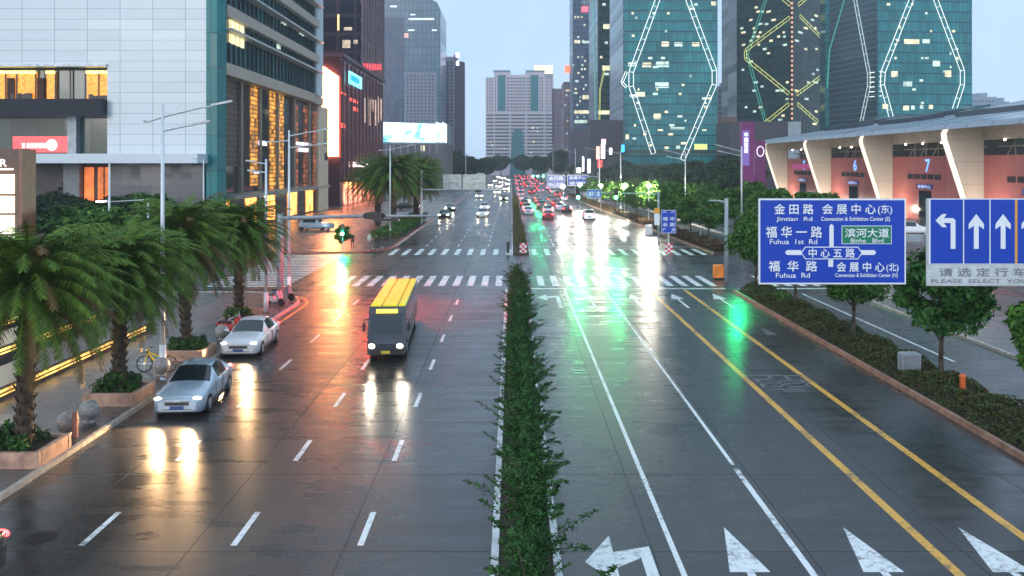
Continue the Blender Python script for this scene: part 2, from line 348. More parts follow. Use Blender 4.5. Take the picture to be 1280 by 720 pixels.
    for X in (9.80, 12.34): mk.sheet([(X-.125,5),(X+.125,5),(X+.125,63.1),(X-.125,63.1)], z)
    struct(mk.build('bus_lane_marking', YPAINT))
    cw = MB()
    x = -12.9
    while x < 15.2:
        if not (-.9 < x < 1.2): cw.sheet([(x,64.9),(x+.5,64.9),(x+.5,70.8),(x,70.8)], z)
        x += 1.06
    x = -12.3
    while x < 19.5:
        if not (-.5 < x < 1.9): cw.sheet([(x,87.0),(x+.5,87.0),(x+.5,93.2),(x,93.2)], z)
        x += 1.3
    x = 19.2
    while x < 23: cw.sheet([(x,64.9),(x+.5,64.9),(x+.5,70.8),(x,70.8)], z); x += 1.06
    y = 64.5
    while y < 87: cw.sheet([(-22.6,y),(-16.6,y),(-16.6,y+.55),(-22.6,y+.55)], z); y += 1.2
    struct(cw.build('pedestrian_crossing', WPAINT))
    # lane arrows
    def straight(cx, y1, L=6.0, w=.45):
        m = MB(); hl = L*.4; m.sheet([(cx-w,y1-hl),(cx-w*.22,y1-hl*1.0),(cx+w*.22,y1-hl),(cx+w,y1-hl),(cx,y1)], z); m.sheet([(cx-w*.2,y1-L),(cx+w*.2,y1-L),(cx+w*.2,y1-hl-.005),(cx-w*.2,y1-hl-.005)], z)
        struct(m.build('lane_arrow', WPAINT))
    def left(cx, y1, L=6.0):
        m = MB(); m.sheet([(cx+.35,y1-L),(cx+.62,y1-L),(cx+.62,y1-.9),(cx+.35,y1-1.5)], z)
        m.sheet([(cx-.25,y1-2.0),(cx+.345,y1-1.5),(cx+.62,y1-.895),(cx-.25,y1-1.2)], z); m.sheet([(cx-.95,y1-1.7),(cx-.255,y1-2.9),(cx-.255,y1-.3)], z)
        struct(m.build('lane_arrow', WPAINT))
    for cx in (5.25, 8.2, 11.05, 13.9): straight(cx, 61.0); straight(cx, 21.8)
    left(2.6, 61.0); left(2.6, 21.6)
    m = MB()
    for (a,b,c,d) in ((-1.05,1.2,1.55,1.7),(-.95,-.1,.9,1.05),(.15,1.05,.75,.9),(-.9,-.3,.3,.42),(-.2,.35,.15,.3),(.45,1.1,.25,.4),(-.5,.9,-.3,-.15),(-.9,-.75,-.3,.9),(-.1,.05,-.3,.6),(.85,1.0,-.3,.7),(-.75,.6,-.75,-.6),(-.3,.7,-1.05,-.95),(-.25,-.1,.95,1.5),(.45,.6,.95,1.5)):
        m.sheet([(11.05+a*1.05,35.8+c),(11.05+b*1.05,35.8+c),(11.05+b*1.05,35.8+d),(11.05+a*1.05,35.8+d)], z)
    m.sheet([(13.4,46.3),(14.0,46.3),(13.75,48.3),(13.65,48.3)], z)
    struct(m.build('road_marking', FPAINT))
    mh = MB().prism([(-11.35+.37*math.cos(t), 21.2+.37*math.sin(t)) for t in [2*PI*i/24 for i in range(24)]], -.01, .008)
    o = mh.build('manhole_cover', mat('cast_iron', (.02,.018,.017), .5, .5)); tag(o, 'dark round manhole cover in the kerbside lane at lower left', 'manhole cover')
ground()

# ------------------------------------------------------------------ plants
def clumps(n, k, c, r, flat=1., hole=0., shell=.55):
    """n points in k lumps spread through an ellipsoid c, r; every lump is a ball of leaves facing outward"""
    c = np.array(c, float); r = np.array(r, float)
    d = RNG.normal(size=(k,3)); d /= np.linalg.norm(d, axis=1)[:,None]
    rad = shell+(1-shell)*RNG.random(k)**.6; cc = c+d*rad[:,None]*r*.82
    cr = (.18+.22*RNG.random(k))*r.mean()
    i = RNG.integers(0, k, n); e = RNG.normal(size=(n,3)); e /= np.linalg.norm(e, axis=1)[:,None]
    p = cc[i]+e*(cr[i]*(.55+.5*RNG.random(n)))[:,None]*np.array([1,1,flat])
    nr = e*.7+RNG.normal(size=(n,3))*.55+np.array([0,0,.35]); return p, nr
def twigtube(m, ps, r0, r1, n=6): m.path(ps, r0, r1, n)
def make_tree(name, label, cat, h, cw, trunk_h, leafm, nleaf=5000, ls=.16, k=42, tr=.11, group=None, ratio=None, asp=.45):
    t = thing(name, label, cat, (0,0,0), group); m = MB()
    top = trunk_h+(h-trunk_h)*.45; m.path([(0,0,0),(.03,.02,trunk_h*.6),(-.02,.05,trunk_h),(.05,0,top)], tr, tr*.5, 8)
    for i in range(9):
        a = 2.4*i; z0 = trunk_h*(.92+.06*i); q = .62*cw/2
        m.path([(0,0,z0),(q*.5*math.cos(a), q*.5*math.sin(a), z0+(h-trunk_h)*.18),(q*1.1*math.cos(a), q*1.1*math.sin(a), z0+(h-trunk_h)*.34)], tr*.45, tr*.12, 5)
    m.build('trunk', BARK, t, True)
    p, nr = clumps(nleaf, k, (0,0,(h+trunk_h)/2+.1), (cw/2, cw/2, (h-trunk_h)/2), .8)
    leafmesh('crown', p, nr, ls, asp, leafm, t); return t

def frond(L, az, el, droop, nl=26, w=.42, z0=0, r0=.12):
    """rachis arching outwards and hanging at the tip; leaflets as narrow blades on both sides"""
    ca, sa = math.cos(az), math.sin(az); ps = []; x = r0; z = z0; a = el; n = 12; dl = L/n
    for i in range(n+1):
        ps.append((x*ca, x*sa, z)); x += dl*math.cos(a); z += dl*math.sin(a); a -= droop/n*(.6+.9*i/n)
    P = []; side = Vector((-sa, ca, 0))
    for j in range(nl):
        t = (j+1.2)/(nl+1)*n; i = min(n-1, int(t)); f = t-i; p = Vector(ps[i]).lerp(Vector(ps[i+1]), f); d = (Vector(ps[i+1])-Vector(ps[i])).normalized()
        ll = w*(math.sin(PI*min(1, .12+.86*(t/n)))**.5)*random.uniform(.8,1.15)
        for s in (-1, 1):
            dr = (side*s*.78+d*.62+Vector((0,0,-.28+random.uniform(-.3,.2)))).normalized(); wd = d*.019
            P.append((p-wd, p+wd, p+dr*ll*.6+wd*.9+Vector((0,0,-.02)), p+dr*ll+Vector((0,0,-.10*ll))))
    return ps, P
def make_palm(seed, nf=150):
    random.seed(seed); t = thing('date_palm', 'x', 'palm tree', (0,0,0), 'date palms in stone planters along the left kerb')
    m = MB(); hh = 4.55; n = 14
    for i in range(n):      # trunk with the ragged rings of cut fronds
        z0 = hh*i/n; z1 = hh*(i+1)/n; m.tube((0,0,z0), (0,0,z1+.02), .20+.03*(i%2), .25+.02*((i+1)%2), 10)
        for q in range(7):
            a = q*.9+i*.5; m.tube((.2*math.cos(a), .2*math.sin(a), z0+.1), (.34*math.cos(a), .34*math.sin(a), z0+.3), .05, .02, 5)
    m.ball((0,0,hh+.1), .42, 12, 8, (1,1,1.3)); m.build('trunk', PBARK, t, True)
    L = MB(); D = MB()
    for i in range(nf):
        el = R(84)-R(118)*(i/nf)**.9; az = i*2.39996+random.uniform(-.15,.15)
        ps, P = frond(random.uniform(2.75,3.45)*(1 if i > 12 else .8), az, el, R(random.uniform(70,110))*(1-.35*i/nf), 62, .44, hh+.45-.4*i/nf, .1)
        tgt = D if i > nf*.90 or random.random() < .05 else L
        for a, b in zip(ps[:-1], ps[1:]): pass
        tgt.path(ps[::2], .022, .006, 4)
        for q in P: tgt.add(q, [(0,1,2,3)])
    L.build('fronds', PALM, t); D.build('dead_fronds', PALM2, t); return t
palmA = make_palm(3); palmB = make_palm(8)
PL = [(-14.75,26.6,'nearest date palm, at the left edge of the picture, in the first planter'),
      (-14.85,33.2,'second date palm from the left, its crown just left of the tall street lamp'),
      (-15.0,40.6,'third date palm from the left, behind the tall street lamp and the yellow bicycle'),
      (-15.0,48.3,'fourth date palm, nearest the side street, in the planter beyond the white sedan')]
for i, (x, y, lb) in enumerate(PL):
    o = (palmA, palmB)[i] if i < 2 else dup((palmA, palmB)[i%2]); o.location = (x, y, .45); o.rotation_euler = ((.0,.035,-.03,.02)[i],(.02,-.03,.035,-.02)[i],1.3*i+.4); o['label'] = lb
    if i: o.scale = ((1.0,.98,.93),(.92,.94,1.03),(.97,.97,.98))[i-1]
random.seed(11)
STONE = mat('planter_stone', (.42,.25,.18), .45, var=.4, scale=2.5, bump=.4)
pr = thing('stone_planter', 'x', 'planter', (0,0,0), 'stone planters along the left kerb')
m = MB(); w, d, h = .95, .98, .46
m.bbox(-w,w,-d,-d+.2,0,h).bbox(-w,w,d-.2,d,0,h).bbox(-w,-w+.2,-d+.201,d-.201,0,h).bbox(w-.2,w,-d+.201,d-.201,0,h); m.build('wall', STONE, pr)
B(-w+.2,w-.2,-d+.2,d-.2,0,.38).build('soil', SOIL, pr)
for i, (x, y, lb) in enumerate(PL):
    o = pr if i == 0 else dup(pr); o.location = (x+(0,.05,.1,.1)[i], y, .12); o['label'] = ('warm lit stone planter nearest the camera at the left edge','stone planter around the second palm, beside the stone ball','stone planter by the yellow bicycle and tall lamp','stone planter beyond the white sedan, nearest the side street')[i]
    n = 1500; p, nr = clumps(n, 22, (0,0,.42), (.95,.95,.42), 1)
    s = leafmesh('low_shrub', p, nr, .085, .5, SHRUBY if i == 3 else SHRUB); tag(s, ('dark rounded shrub at the foot of the nearest palm','dark shrub at the foot of the second palm','small dark shrub at the foot of the palm by the yellow bicycle','bright green shrub at the foot of the farthest planter palm')[i], 'shrub'); s.location = (x+(0,.05,.1,.1)[i], y, .12+.2)

# median shrubs: a leafy column with long arching side twigs
def make_median(seed, tw=40):
    random.seed(seed); rs = np.random.default_rng(seed)
    t = thing('median_shrub', 'narrow dark green leafy shrub with long side twigs in the median hedge', 'shrub', (0,0,0), 'shrubs of the median hedge')
    m = MB(); m.path([(0,0,0),(.03,0,.9),(0,.03,1.7)], .035, .01, 6); P = []; N = []
    n = 900; h = 1.95*rs.random(n)**.85; a = rs.random(n)*2*PI; rr = (.25*(1-.5*(h/1.95)**2)*(.35+.65*rs.random(n)**.5))*(1+.22*np.sin(a*3+h*5+seed))
    P.append(np.stack([rr*np.cos(a), rr*np.sin(a)*1.25, h+.12], 1)); N.append(np.stack([np.cos(a)*.6, np.sin(a)*.6, np.full(n,.6)], 1)+rs.normal(size=(n,3))*.5)
    for i in range(tw):
        az = random.uniform(0, 2*PI); z0 = random.uniform(.25,1.75); L = random.uniform(.5,1.05)*random.choice((.8,1,1,1.35))*(1.15-.3*z0); up = random.uniform(.55,1.5)
        a3 = Vector((.05*math.cos(az), .05*math.sin(az), z0)); ps = [a3+Vector((L*s*math.cos(az), L*s*math.sin(az), up*L*s-.42*L*s*s)) for s in (0,.35,.7,1)]
        m.path(ps, .012, .004, 4)
        for j in range(62):
            s = .1+.9*j/61; k = min(2, int(s/.35)); q = ps[k].lerp(ps[k+1], min(1, (s-.35*k)/.35)); sg_ = .075*(1.15-s); o = Vector((random.gauss(0,sg_), random.gauss(0,sg_), random.gauss(0,sg_)))
            P.append(np.array([list(q+o)])); N.append(np.array([[random.gauss(0,.6), random.gauss(0,.6), 1]]))
    m.build('stem', BARK, t); leafmesh('foliage', np.concatenate(P), np.concatenate(N), .052, .38, SHRUB, t); return t
protos = [make_median(s) for s in (1,2,3,4)]; random.seed(5)
y = 10.2; i = 0
while y < 61.6:
    s = random.uniform(.68,1.25); s *= 1.08 if y < 26 else (.98 if y < 38 else .86)
    if i < 4: o = protos[i]; o.scale = (s,s,s)
    else: o = dup(protos[i%4], scale=(s, s, s*random.uniform(.9,1.08)))
    o.location = (.38+random.uniform(-.06,.08), y, .12); o.rotation_euler = (0,0,random.uniform(0,6.28)); i += 1; y += random.uniform(.95,1.5)
# median beyond the junction: spiky plants
def make_spiky():
    t = thing('spiky_shrub', 'spiky brown green shrub in the median beyond the junction', 'shrub', (0,0,0), 'spiky shrubs in the far median')
    m = MB()
    for i in range(150):
        a = random.uniform(0,6.28); e = random.uniform(.1,1.5); L = random.uniform(.7,1.3); d = Vector((math.cos(a)*math.cos(e), math.sin(a)*math.cos(e), math.sin(e))); z = random.uniform(.1,.9)
        s = d.orthogonal().normalized()*.045; p = Vector((0,0,z)); m.add([p-s, p+s, p+d*L+Vector((0,0,-.12))], [(0,1,2)])
    m.build('blades', leaf_mat('spiky_leaf', (.04,.06,.02), (.14,.10,.045)), t); return t
sp = make_spiky()
for i in range(42):
    y = 88.5+i*(1.9 if i < 20 else 3.2); o = sp if i == 0 else dup(sp); yy = 88.5+i*1.7+max(0,i-20)*2.6; o.location = (.9-.0015*(yy-88)+random.uniform(-.15,.15), yy, .12); o.rotation_euler = (0,0,i*1.7); o.scale = (1,1,random.uniform(.9,1.25))
# ground cover of the right strip
n = 52000; Y0 = 17+44.3*RNG.random(n); bw = 1.15; X0 = 16.95+bw*(2*RNG.random(n)-1); hh = .55+.18*np.sin(Y0*1.7)+.12*np.sin(Y0*4.1+X0*3); e = np.clip(1-((X0-16.95)/bw)**4, .1, 1)
p = np.stack([X0, Y0, .14+hh*e*(.35+.65*RNG.random(n)**.4)], 1); nr = RNG.normal(size=(n,3))*.6+np.array([0,0,.8])
o = leafmesh('ground_cover', p, nr, .06, .5, [COVER, COVERR], None, (RNG.random(n) < .10)); stuff(o, 'low clipped leafy ground cover filling the strip beside the bus lane', 'ground cover')
# rust brown hedge of the far strip
n = 30000; t = RNG.random(n)**1.3; Y0 = 88.6+(260-88.6)*t; xs = np.interp(Y0, [88,130,190,260], [21.2,19.6,17.65,16.35]); ws = np.interp(Y0, [88,130,190,260], [.9,.85,.65,.4]); X0 = xs+ws*(2*RNG.random(n)-1)
p = np.stack([X0, Y0, .14+(.75+.15*np.sin(Y0*1.3))*RNG.random(n)**.4], 1); o = leafmesh('ground_cover', p, RNG.normal(size=(n,3))*.6+np.array([0,0,.8]), .12, .5, [COVERR, COVER], None, (RNG.random(n) < .35)); stuff(o, 'rust brown low hedge along the curved strip beyond the junction', 'ground cover')
# clipped green bank on the far left corner
n = 12000; Y0 = 101+40*RNG.random(n); X0 = -14.9+1.5*(2*RNG.random(n)-1)
o = leafmesh('ground_cover', np.stack([X0, Y0, .13+(1.0+.2*np.sin(Y0))*RNG.random(n)**.4], 1), RNG.normal(size=(n,3))*.5+np.array([0,0,.8]), .12, .5, TREEM); stuff(o, 'clipped green hedge bed beside the far left kerb', 'ground cover')

# street trees
sa = make_tree('street_tree', 'x', 'tree', 5.3, 3.9, 1.75, TREEM, 8000, .15, 60, .11, 'small trees in the strip beside the bus lane')
sb = make_tree('street_tree', 'x', 'tree', 5.6, 3.7, 1.9, TREE, 8000, .15, 60, .11, 'small trees in the strip beside the bus lane')
for i, (x, y, s, lb) in enumerate([(17,26.4,1.0,'street tree cut by the right edge of the picture, below the lane sign'),(17.0,34.8,1.04,'full round street tree standing under the lane arrow sign'),(16.9,43.6,1.0,'street tree under the right half of the blue direction sign'),(17.0,52.8,.95,'slim street tree mostly hidden behind the blue direction sign'),(16.75,60.3,1.1,'tree by the traffic signal post at the junction corner')]):
    o = (sa, sb)[i] if i < 2 else dup((sa, sb)[i%2]); o.location = (x, y, .12); o.rotation_euler = (0,0,i*2.1); o.scale = (s,s,s); o['label'] = lb
n = 600; p, nr = clumps(n, 9, (0,0,.55), (.6,.6,.5)); o = leafmesh('low_shrub', p, nr, .1, .5, SHRUBY); o.location = (16.6,54.5,.2); tag(o, 'bright green bush in the strip left of the direction sign', 'shrub')
sc_ = make_tree('street_tree', 'leafy tree in the row beyond the junction, right of the main road', 'tree', 6.0, 4.6, 2.0, TREEM, 2600, .26, 34, .12, 'trees in the strip beyond the junction')
k = 0
for y in (97,105,113,122,131,141,152,164,177,191,206,222,240,260,282,306):
    x = np.interp(y, [88,130,190,260,320], [22.0,20.4,18.4,17.2,16.8]); o = sc_ if k == 0 else dup(sc_); o.location = (x, y, .12); o.rotation_euler = (0,0,k*1.9); s = random.uniform(.85,1.05); o.scale = (s,s,s*random.uniform(.92,1.05)); k += 1
for i, (x, y, s) in enumerate([(27.3,92,1.05),(28.6,100,.95),(28.4,112,1.0),(28,124,1.05),(28,137,1),(31,93,1.0),(35,98,.95),(32.5,107,1),(33,120,1.1),(27.0,150,1),(26.6,166,1),(26,184,1)]):
    o = dup(sc_, (x, y, .12), i*1.3, 'leafy tree on the right pavement beyond the junction'); o['group'] = 'trees on the right pavement'; o.scale = (s,s,s)
# dark tall trees
dk = make_tree('broad_tree', 'tall dark tree in the belt in front of the glass towers', 'tree', 12, 10, 3, TREED, 5200, .5, 60, .3, 'dark trees before the glass towers')
k = 0
for x, y, s in [(38.5,158,.8),(43,165,.9),(33,170,.8),(46,180,.95),(36,192,.95),(44,197,.95),(50,205,1),(41,214,.95),(34,220,.85),(55,222,1),(47,230,1.1),(60,240,1.1),(33,245,.8),(30,275,.8),(36,280,.95),(66,262,1.1)]:
    o = dk if k == 0 else dup(dk); o.location = (x, y, .1); o.rotation_euler = (0,0,k*2.3); o.scale = (s,s,s*random.uniform(.75,.95)); k += 1
for i, (x, y, s, lb) in enumerate([(-33,330,1.1,'dark tree left of the far end of the road, below the curved screen'),(-26,350,1.25,'broad dark tree left of where the road vanishes'),(-19,372,1.3,'dark tree just left of the distant traffic'),(-29,420,1.6,'tall dark tree behind the others left of the vanishing road'),(-14,470,1.3,'small dark tree nearest the vanishing road on its left'),
        (16,480,1.4,'dark tree just right of the distant traffic'),(26,470,1.7,'broad dark tree right of where the road vanishes'),(37,480,1.5,'dark tree behind the far blue direction signs'),(8,640,1.6,'farthest dark tree straight down the road'),(-8,640,1.6,'farthest dark tree left of the road end'),(30,390,1.0,'dark tree in front of the dark tower with the red sign'),(0,720,1.4,'dark tree at the very end of the road')]):
    o = dup(dk, (x, y, 0), i*1.7, lb); o.scale = (s,s,s*.82); o['group'] = 'dark trees at the end of the road'
for i, (x, y, s, c, lb) in enumerate([(-42.5,96,.6,0,'dark tree in front of the grey ground floor wall'),(-51,98,.62,0,'dark tree under the canopy left of the small lamp'),(-46.6,97,.55,0,'dark tree in the middle of the plaza planting'),(-40.0,97,.62,1,'bright green tree before the grey wall left of the tall lamp'),(-36.3,94,.5,0,'small dark tree by the corner of the glass facade'),(-31,66,.6,1,'bushy green tree behind the nearest palms'),(-34.5,70,.62,1,'green bushy tree beside the brown shop building'),(-27.5,68,.5,0,'bushy tree between the palm crowns')]):
    o = dup(dk, (x, y, 0), i*1.1, lb); o.scale = (s,s,s*.8); o['group'] = 'trees on the left plaza'
    if c:
        for ch in o.children:
            if ch.name.startswith('crown'): ch.material_slots[0].link = 'OBJECT'; ch.material_slots[0].material = TREEM
# big palms beyond the side street
for i, (x, y, s, lb) in enumerate([(-16.5,122,1.75,'large round palm on the far left corner behind the lamp post'),(-19.5,128,1.65,'large palm behind and left of the lit corner palm'),(-14.7,136,1.6,'palm lit yellow green by a lamp beyond the far left corner'),(-16.6,152,1.75,'tall palm farther along the far left pavement')]):
    o = dup((palmA, palmB)[i%2], (x, y, .1), i*1.1, lb); o.scale = (s,s,s*.88); o['group'] = 'palms on the far left pavement'

# ------------------------------------------------------------------ vehicles
SEDAN = [(-2.34,.66,.30,.63,.50,.67),(-2.24,.82,.22,.71,.62,.77),(-1.95,.88,.20,.78,.68,.86),(-1.3,.90,.2,.86,.72,.94),(-.80,.90,.2,.90,.74,.97),(-.05,.90,.2,.92,.60,1.39),(.55,.90,.2,.93,.60,1.45),(1.15,.90,.2,.94,.58,1.38),(1.75,.88,.2,.96,.66,1.03),(2.15,.84,.22,.93,.66,.98),(2.32,.74,.28,.78,.6,.84)]
SUV = [(-2.3,.62,.34,.70,.5,.76),(-2.2,.80,.26,.82,.62,.88),(-1.8,.90,.24,.92,.7,.98),(-1.2,.93,.24,.98,.76,1.06),(-.85,.93,.24,1.02,.76,1.10),(-.25,.93,.24,1.05,.64,1.60),(.6,.93,.24,1.06,.64,1.68),(1.6,.93,.24,1.07,.62,1.62),(2.1,.92,.24,1.08,.66,1.12),(2.22,.90,.26,1.0,.7,1.04),(2.3,.80,.32,.86,.66,.90)]
def make_car(label, group, st, body, hm=HEAD, tm=TAIL, lo=False, onhead=True, ontail=True, cat='car', name='car'):
    t = thing(name, label, cat, (0,0,0), group)
    rings = []
    for (y,w,zs,zb,wt,zt) in st:
        half = [(w*.80,zs-.03),(w*.97,zs),(w,zs+.30 if zs+.3 < zb-.1 else zb-.12),(w*.985,zb-.06),(w*.93,zb),(wt,zt-.035),(wt*.72,zt),(0,zt+.02)]
        rings.append([(x,y,z) for x,z in half]+[(-x,y,z) for x,z in half[-2::-1]])
    n = 15; B_ = MB(); ws = MB(); rw = MB(); sd = [MB(), MB()]
    for i in range(len(rings)-1):
        for j in range(n-1):
            q = [rings[i][j], rings[i+1][j], rings[i+1][j+1], rings[i][j+1]][::-1]
            jj = min(j, n-2-j); tgt = B_
            if i == 4 and jj >= 5: tgt = ws
            elif i == 7 and jj >= 5: tgt = rw
            elif i in (5,6) and jj == 4: tgt = sd[0 if j < 7 else 1]
            tgt.add(q, [(0,1,2,3)])
        B_.add([rings[i][0], rings[i][-1], rings[i+1][-1], rings[i+1][0]], [(0,1,2,3)])
    B_.add(rings[0], [tuple(range(n))]); B_.add(rings[-1], [tuple(range(n))[::-1]])
    if not lo: B_.tube((.9,-.62,.98),(1.04,-.66,1.0),.03); B_.ball((1.05,-.64,1.02),.09,8,6,(1,.6,.75)).ball((-1.05,-.64,1.02),.09,8,6,(1,.6,.75)).tube((-.9,-.62,.98),(-1.04,-.66,1.0),.03)
    b = B_.build('body', body, t)
    me = b.data; import bmesh
    bm = bmesh.new(); bm.from_mesh(me); bmesh.ops.remove_doubles(bm, verts=bm.verts, dist=.0005); bmesh.ops.recalc_face_normals(bm, faces=bm.faces); bm.to_mesh(me); bm.free()
    for p in me.polygons: p.use_smooth = len(p.vertices) == 4
    ws.build('windscreen', GLASSD, t); rw.build('rear_window', GLASSD, t)
    for s in sd: s.build('side_window', GLASSD, t)
    f = st[1]; r = st[-2]
    for s in (-1, 1):
        m = MB(); m.ball((s*.64, st[1][0]+.03, f[3]-.02), .16, 12, 6, (1.2,.55,.36)); m.build('headlight', hm if onhead else mat('lamp_glass', (.6,.62,.65), .1), t, True)
        m = MB(); m.ball((s*.66, st[-1][0]-.06, r[3]-.10), .17, 10, 6, (1.1,.5,.55)); m.build('tail_light', tm if ontail else mat('red_lens', (.25,.01,.01), .15), t, True)
    if not lo:
        m = MB(); m.box(-.42,.42,st[0][0]-.012,st[0][0]+.2,.47,.58).box(-.52,.52,st[0][0]-.02,st[0][0]+.2,.315,.335).box(-.50,.50,st[0][0]-.014,st[0][0]+.2,.60,.615); m.build('grille', DARK, t)
        m = MB(); m.box(-.24,.24,st[0][0]-.03,st[0][0]-.014,.34,.45); m.build('licence_plate', mat('plate_blue', (.03,.08,.3), .4), t)
        m = MB(); m.tube((-.1,st[0][0]-.0,.62),(.1,st[0][0]-.0,.62),.02); m.build('badge', STEEL, t)
        m = MB()
        for s in (-1,1): m.box(s*.905-.004,s*.905+.004,.5,.56,.3,.9); m.box(s*.91-.012,s*.91+.012,.1,.28,.80,.83); m.box(s*.91-.012,s*.91+.012,1.0,1.16,.81,.84)
        m.build('door_trim', STEEL, t); m = MB()
        for s in (-1,1):
            for y in (-.55,.42,1.30): m.box(s*.902-.004,s*.902+.004,y-.012,y+.012,.34,.84)
            m.box(s*.895-.012,s*.895+.012,-1.1,1.05,.19,.27)
        m.build('door_seam', BLACK, t)
    m = MB(); m.box(-.24,.24,st[-1][0]+.002,st[-1][0]+.02,.55,.67); m.build('licence_plate', mat('plate_blue', (.03,.08,.3), .4), t)
    for y in (st[2][0]+.52, st[8][0]-.32):
        for s in (-1, 1):
            m = MB(); m.tube((s*.70,y,.32),(s*.915,y,.32),.325,n=10 if lo else 20); w = m.build('wheel', BLACK, t)
            if not lo:
                m = MB(); m.tube((s*.90,y,.32),(s*.925,y,.32),.20,.19,14)
                for q in range(5): a = q*1.257; m.box(s*.93-.01,s*.93+.01,y+.1*math.cos(a)-.03,y+.1*math.cos(a)+.03,.32+.1*math.sin(a)-.03,.32+.1*math.sin(a)+.03)
                m.build('rim', RIM, w)
    return t
def carpaint(n, c, metal=.3): 
    m = mat(n, c, .22, metal, .06); m.node_tree.nodes['Principled BSDF'].inputs['Coat Weight'].default_value = .6; return m
cw_ = carpaint('white_car_paint', (.80,.83,.86), 0); cs_ = carpaint('silver_blue_paint', (.42,.52,.62)); cb_ = carpaint('black_car_paint', (.012,.012,.015)); cg_ = carpaint('grey_car_paint', (.13,.14,.15)); cr_ = carpaint('red_car_paint', (.32,.02,.02))
o = make_car('white sedan with its headlights on, driving along the left kerb past the fourth palm', None, SEDAN, cw_, HEADN); o.location = (-12.72,43.0,0); o.rotation_euler = (0,0,R(1.5))
o = make_car('silver blue sedan with lit headlights beside the yellow bicycle, just ahead of the white sedan', None, SEDAN, cs_, HEADN); o.location = (-12.0,33.4,0); o.rotation_euler = (0,0,R(4))
o = make_car('black car with a red tail lamp, cut off by the lower left picture corner', None, SEDAN, cb_, HEADN, onhead=False); o.location = (-11.95,17.2,0)
o = make_car('white car parked before the pink exhibition hall, seen between the two big road signs', None, SUV, cw_, onhead=False, ontail=False); o.location = (50.5,111,.12); o.rotation_euler = (0,0,R(80))
# minibus; the roof yellow is the light trail of its LED sign, painted on
def minibus():
    t = thing('minibus', 'minibus with a yellow sign-light trail painted on its roof, in the second lane from the left, coming towards the viewer', 'bus', (0,0,0))
    m = MB(); L0, L1, w = -4.6, 4.6, .95
    prof = [(L0,.35),(L0-.08,.9),(L0+.12,1.35),(L0+.55,2.25),(L0+.85,2.5),(L1-.3,2.5),(L1,2.3),(L1+.03,.35)]
    lower = [(y,z) for y,z in prof]
    m.extr([(-w,y,z) for y,z in lower], (2*w,0,0)); b = m.build('body', mat('bus_grey', (.05,.055,.07), .25), t)
    m = MB(); m.bbox(-w+.03,-.33,L0+.9,L1-.1,2.505,2.58,.05).bbox(-.28,.50,L0+.9,L1-.1,2.505,2.58,.05).bbox(.55,w-.03,L0+.9,L1-.1,2.505,2.58,.05); m.build('roof', mat('roof_sign_trail_yellow', (1,.86,.0), .4, var=.08), t)
    m = MB(); m.extr([(-.82,L0+.145,1.38),(.82,L0+.145,1.38),(.76,L0+.53,2.22),(-.76,L0+.53,2.22)], (0,-.03,.014)); m.build('windscreen', GLASSD, t)
    for s in (-1,1):
        for i in range(5): y = L0+1.0+i*1.65; B(s*(w+.004)-.006, s*(w+.004)+.006, y, y+1.5, 1.4, 2.2).build('side_window', GLASSD, t)
        m = MB(); m.ball((s*.72,L0-.06,.80),.15,12,8,(1.1,.4,.8)); m.build('headlight', HEADN, t, True)
        m = MB(); m.box(s*.78-.1,s*.78+.1,L1+.02,L1+.06,.8,1.3); m.build('tail_light', TAIL, t)
        m = MB(); m.path([(s*w,L0+.5,2.0),(s*1.15,L0+.2,2.0),(s*1.15,L0+.2,1.8)],.02); m.bbox(s*1.15-.08,s*1.15+.08,L0+.15,L0+.23,1.45,1.85,.02); m.build('mirror', DARK, t)
        for y in (L0+1.3, L1-1.9):
            m = MB(); m.tube((s*.7,y,.42),(s*.97,y,.42),.42,n=20); wh = m.build('wheel', BLACK, t); m = MB(); m.tube((s*.96,y,.42),(s*.985,y,.42),.24,n=14); m.build('rim', RIM, wh)
    MB().extr([(-.55,L0+.49,2.26),(.55,L0+.49,2.26),(.55,L0+.60,2.40),(-.55,L0+.60,2.40)],(0,-.05,.03)).build('destination_display', emit('amber_display', (1,.75,.05), 3), t); B(-.6,.6,L0-.10,L0-.06,.42,.6).build('bumper', DARK, t); B(-.23,.23,L0-.125,L0-.102,.44,.58).build('licence_plate', mat('plate_yellow', (.6,.45,.05), .4), t)
    return t
o = minibus(); o.location = (-6.0,45.2,0); o.rotation_euler = (0,0,R(3)); o.scale = (.88,1.15,.95)
# red tail lights of the queue beyond the junction
G = 'cars queueing away from the viewer on the right carriageway'; LB = 'car with glowing red tail lights in the distant queue beyond the junction'
qa = make_car(LB, G, SEDAN, cg_, lo=True, onhead=False); qb = make_car(LB, G, SUV, cw_, lo=True, onhead=False)
first = [True, True]; TAILM = TAIL
def place(k, x, y, paint, rz=PI, label=None, grp=None):
    base = (qa, qb)[k]
    if first[k]: o = base; first[k] = False
    else: o = dup(base)
    o.location = (x, y, 0); o.rotation_euler = (0,0,rz)
    for ch in o.children:
        if ch.name.startswith('body'): ch.material_slots[0].link = 'OBJECT'; ch.material_slots[0].material = paint
    if label: o['label'] = label
    if grp: o['group'] = grp
    return o
pl = [cg_, cb_, cw_, cs_, cr_]
place(0, 5.9, 145, cr_, label='nearest red lit sedan at the end of the queue beyond the junction')
place(1, 12.4, 143, cw_, label='white car alone on the right of the queue, just left of the rust brown hedge')
place(0, 10.1, 163, cb_, label='dark car between the white car and the rest of the queue')
for y0, row in [(158,[2.7,6.2]),(169,[3.0,9.2]),(180,[6.1]),(186,[2.9,9.4]),(198,[3.0,6.1]),(204,[9.3])]:
    for x in row: place(random.randrange(2), x+random.uniform(-.3,.3), y0+random.uniform(-2,2), random.choice(pl))
y = 216
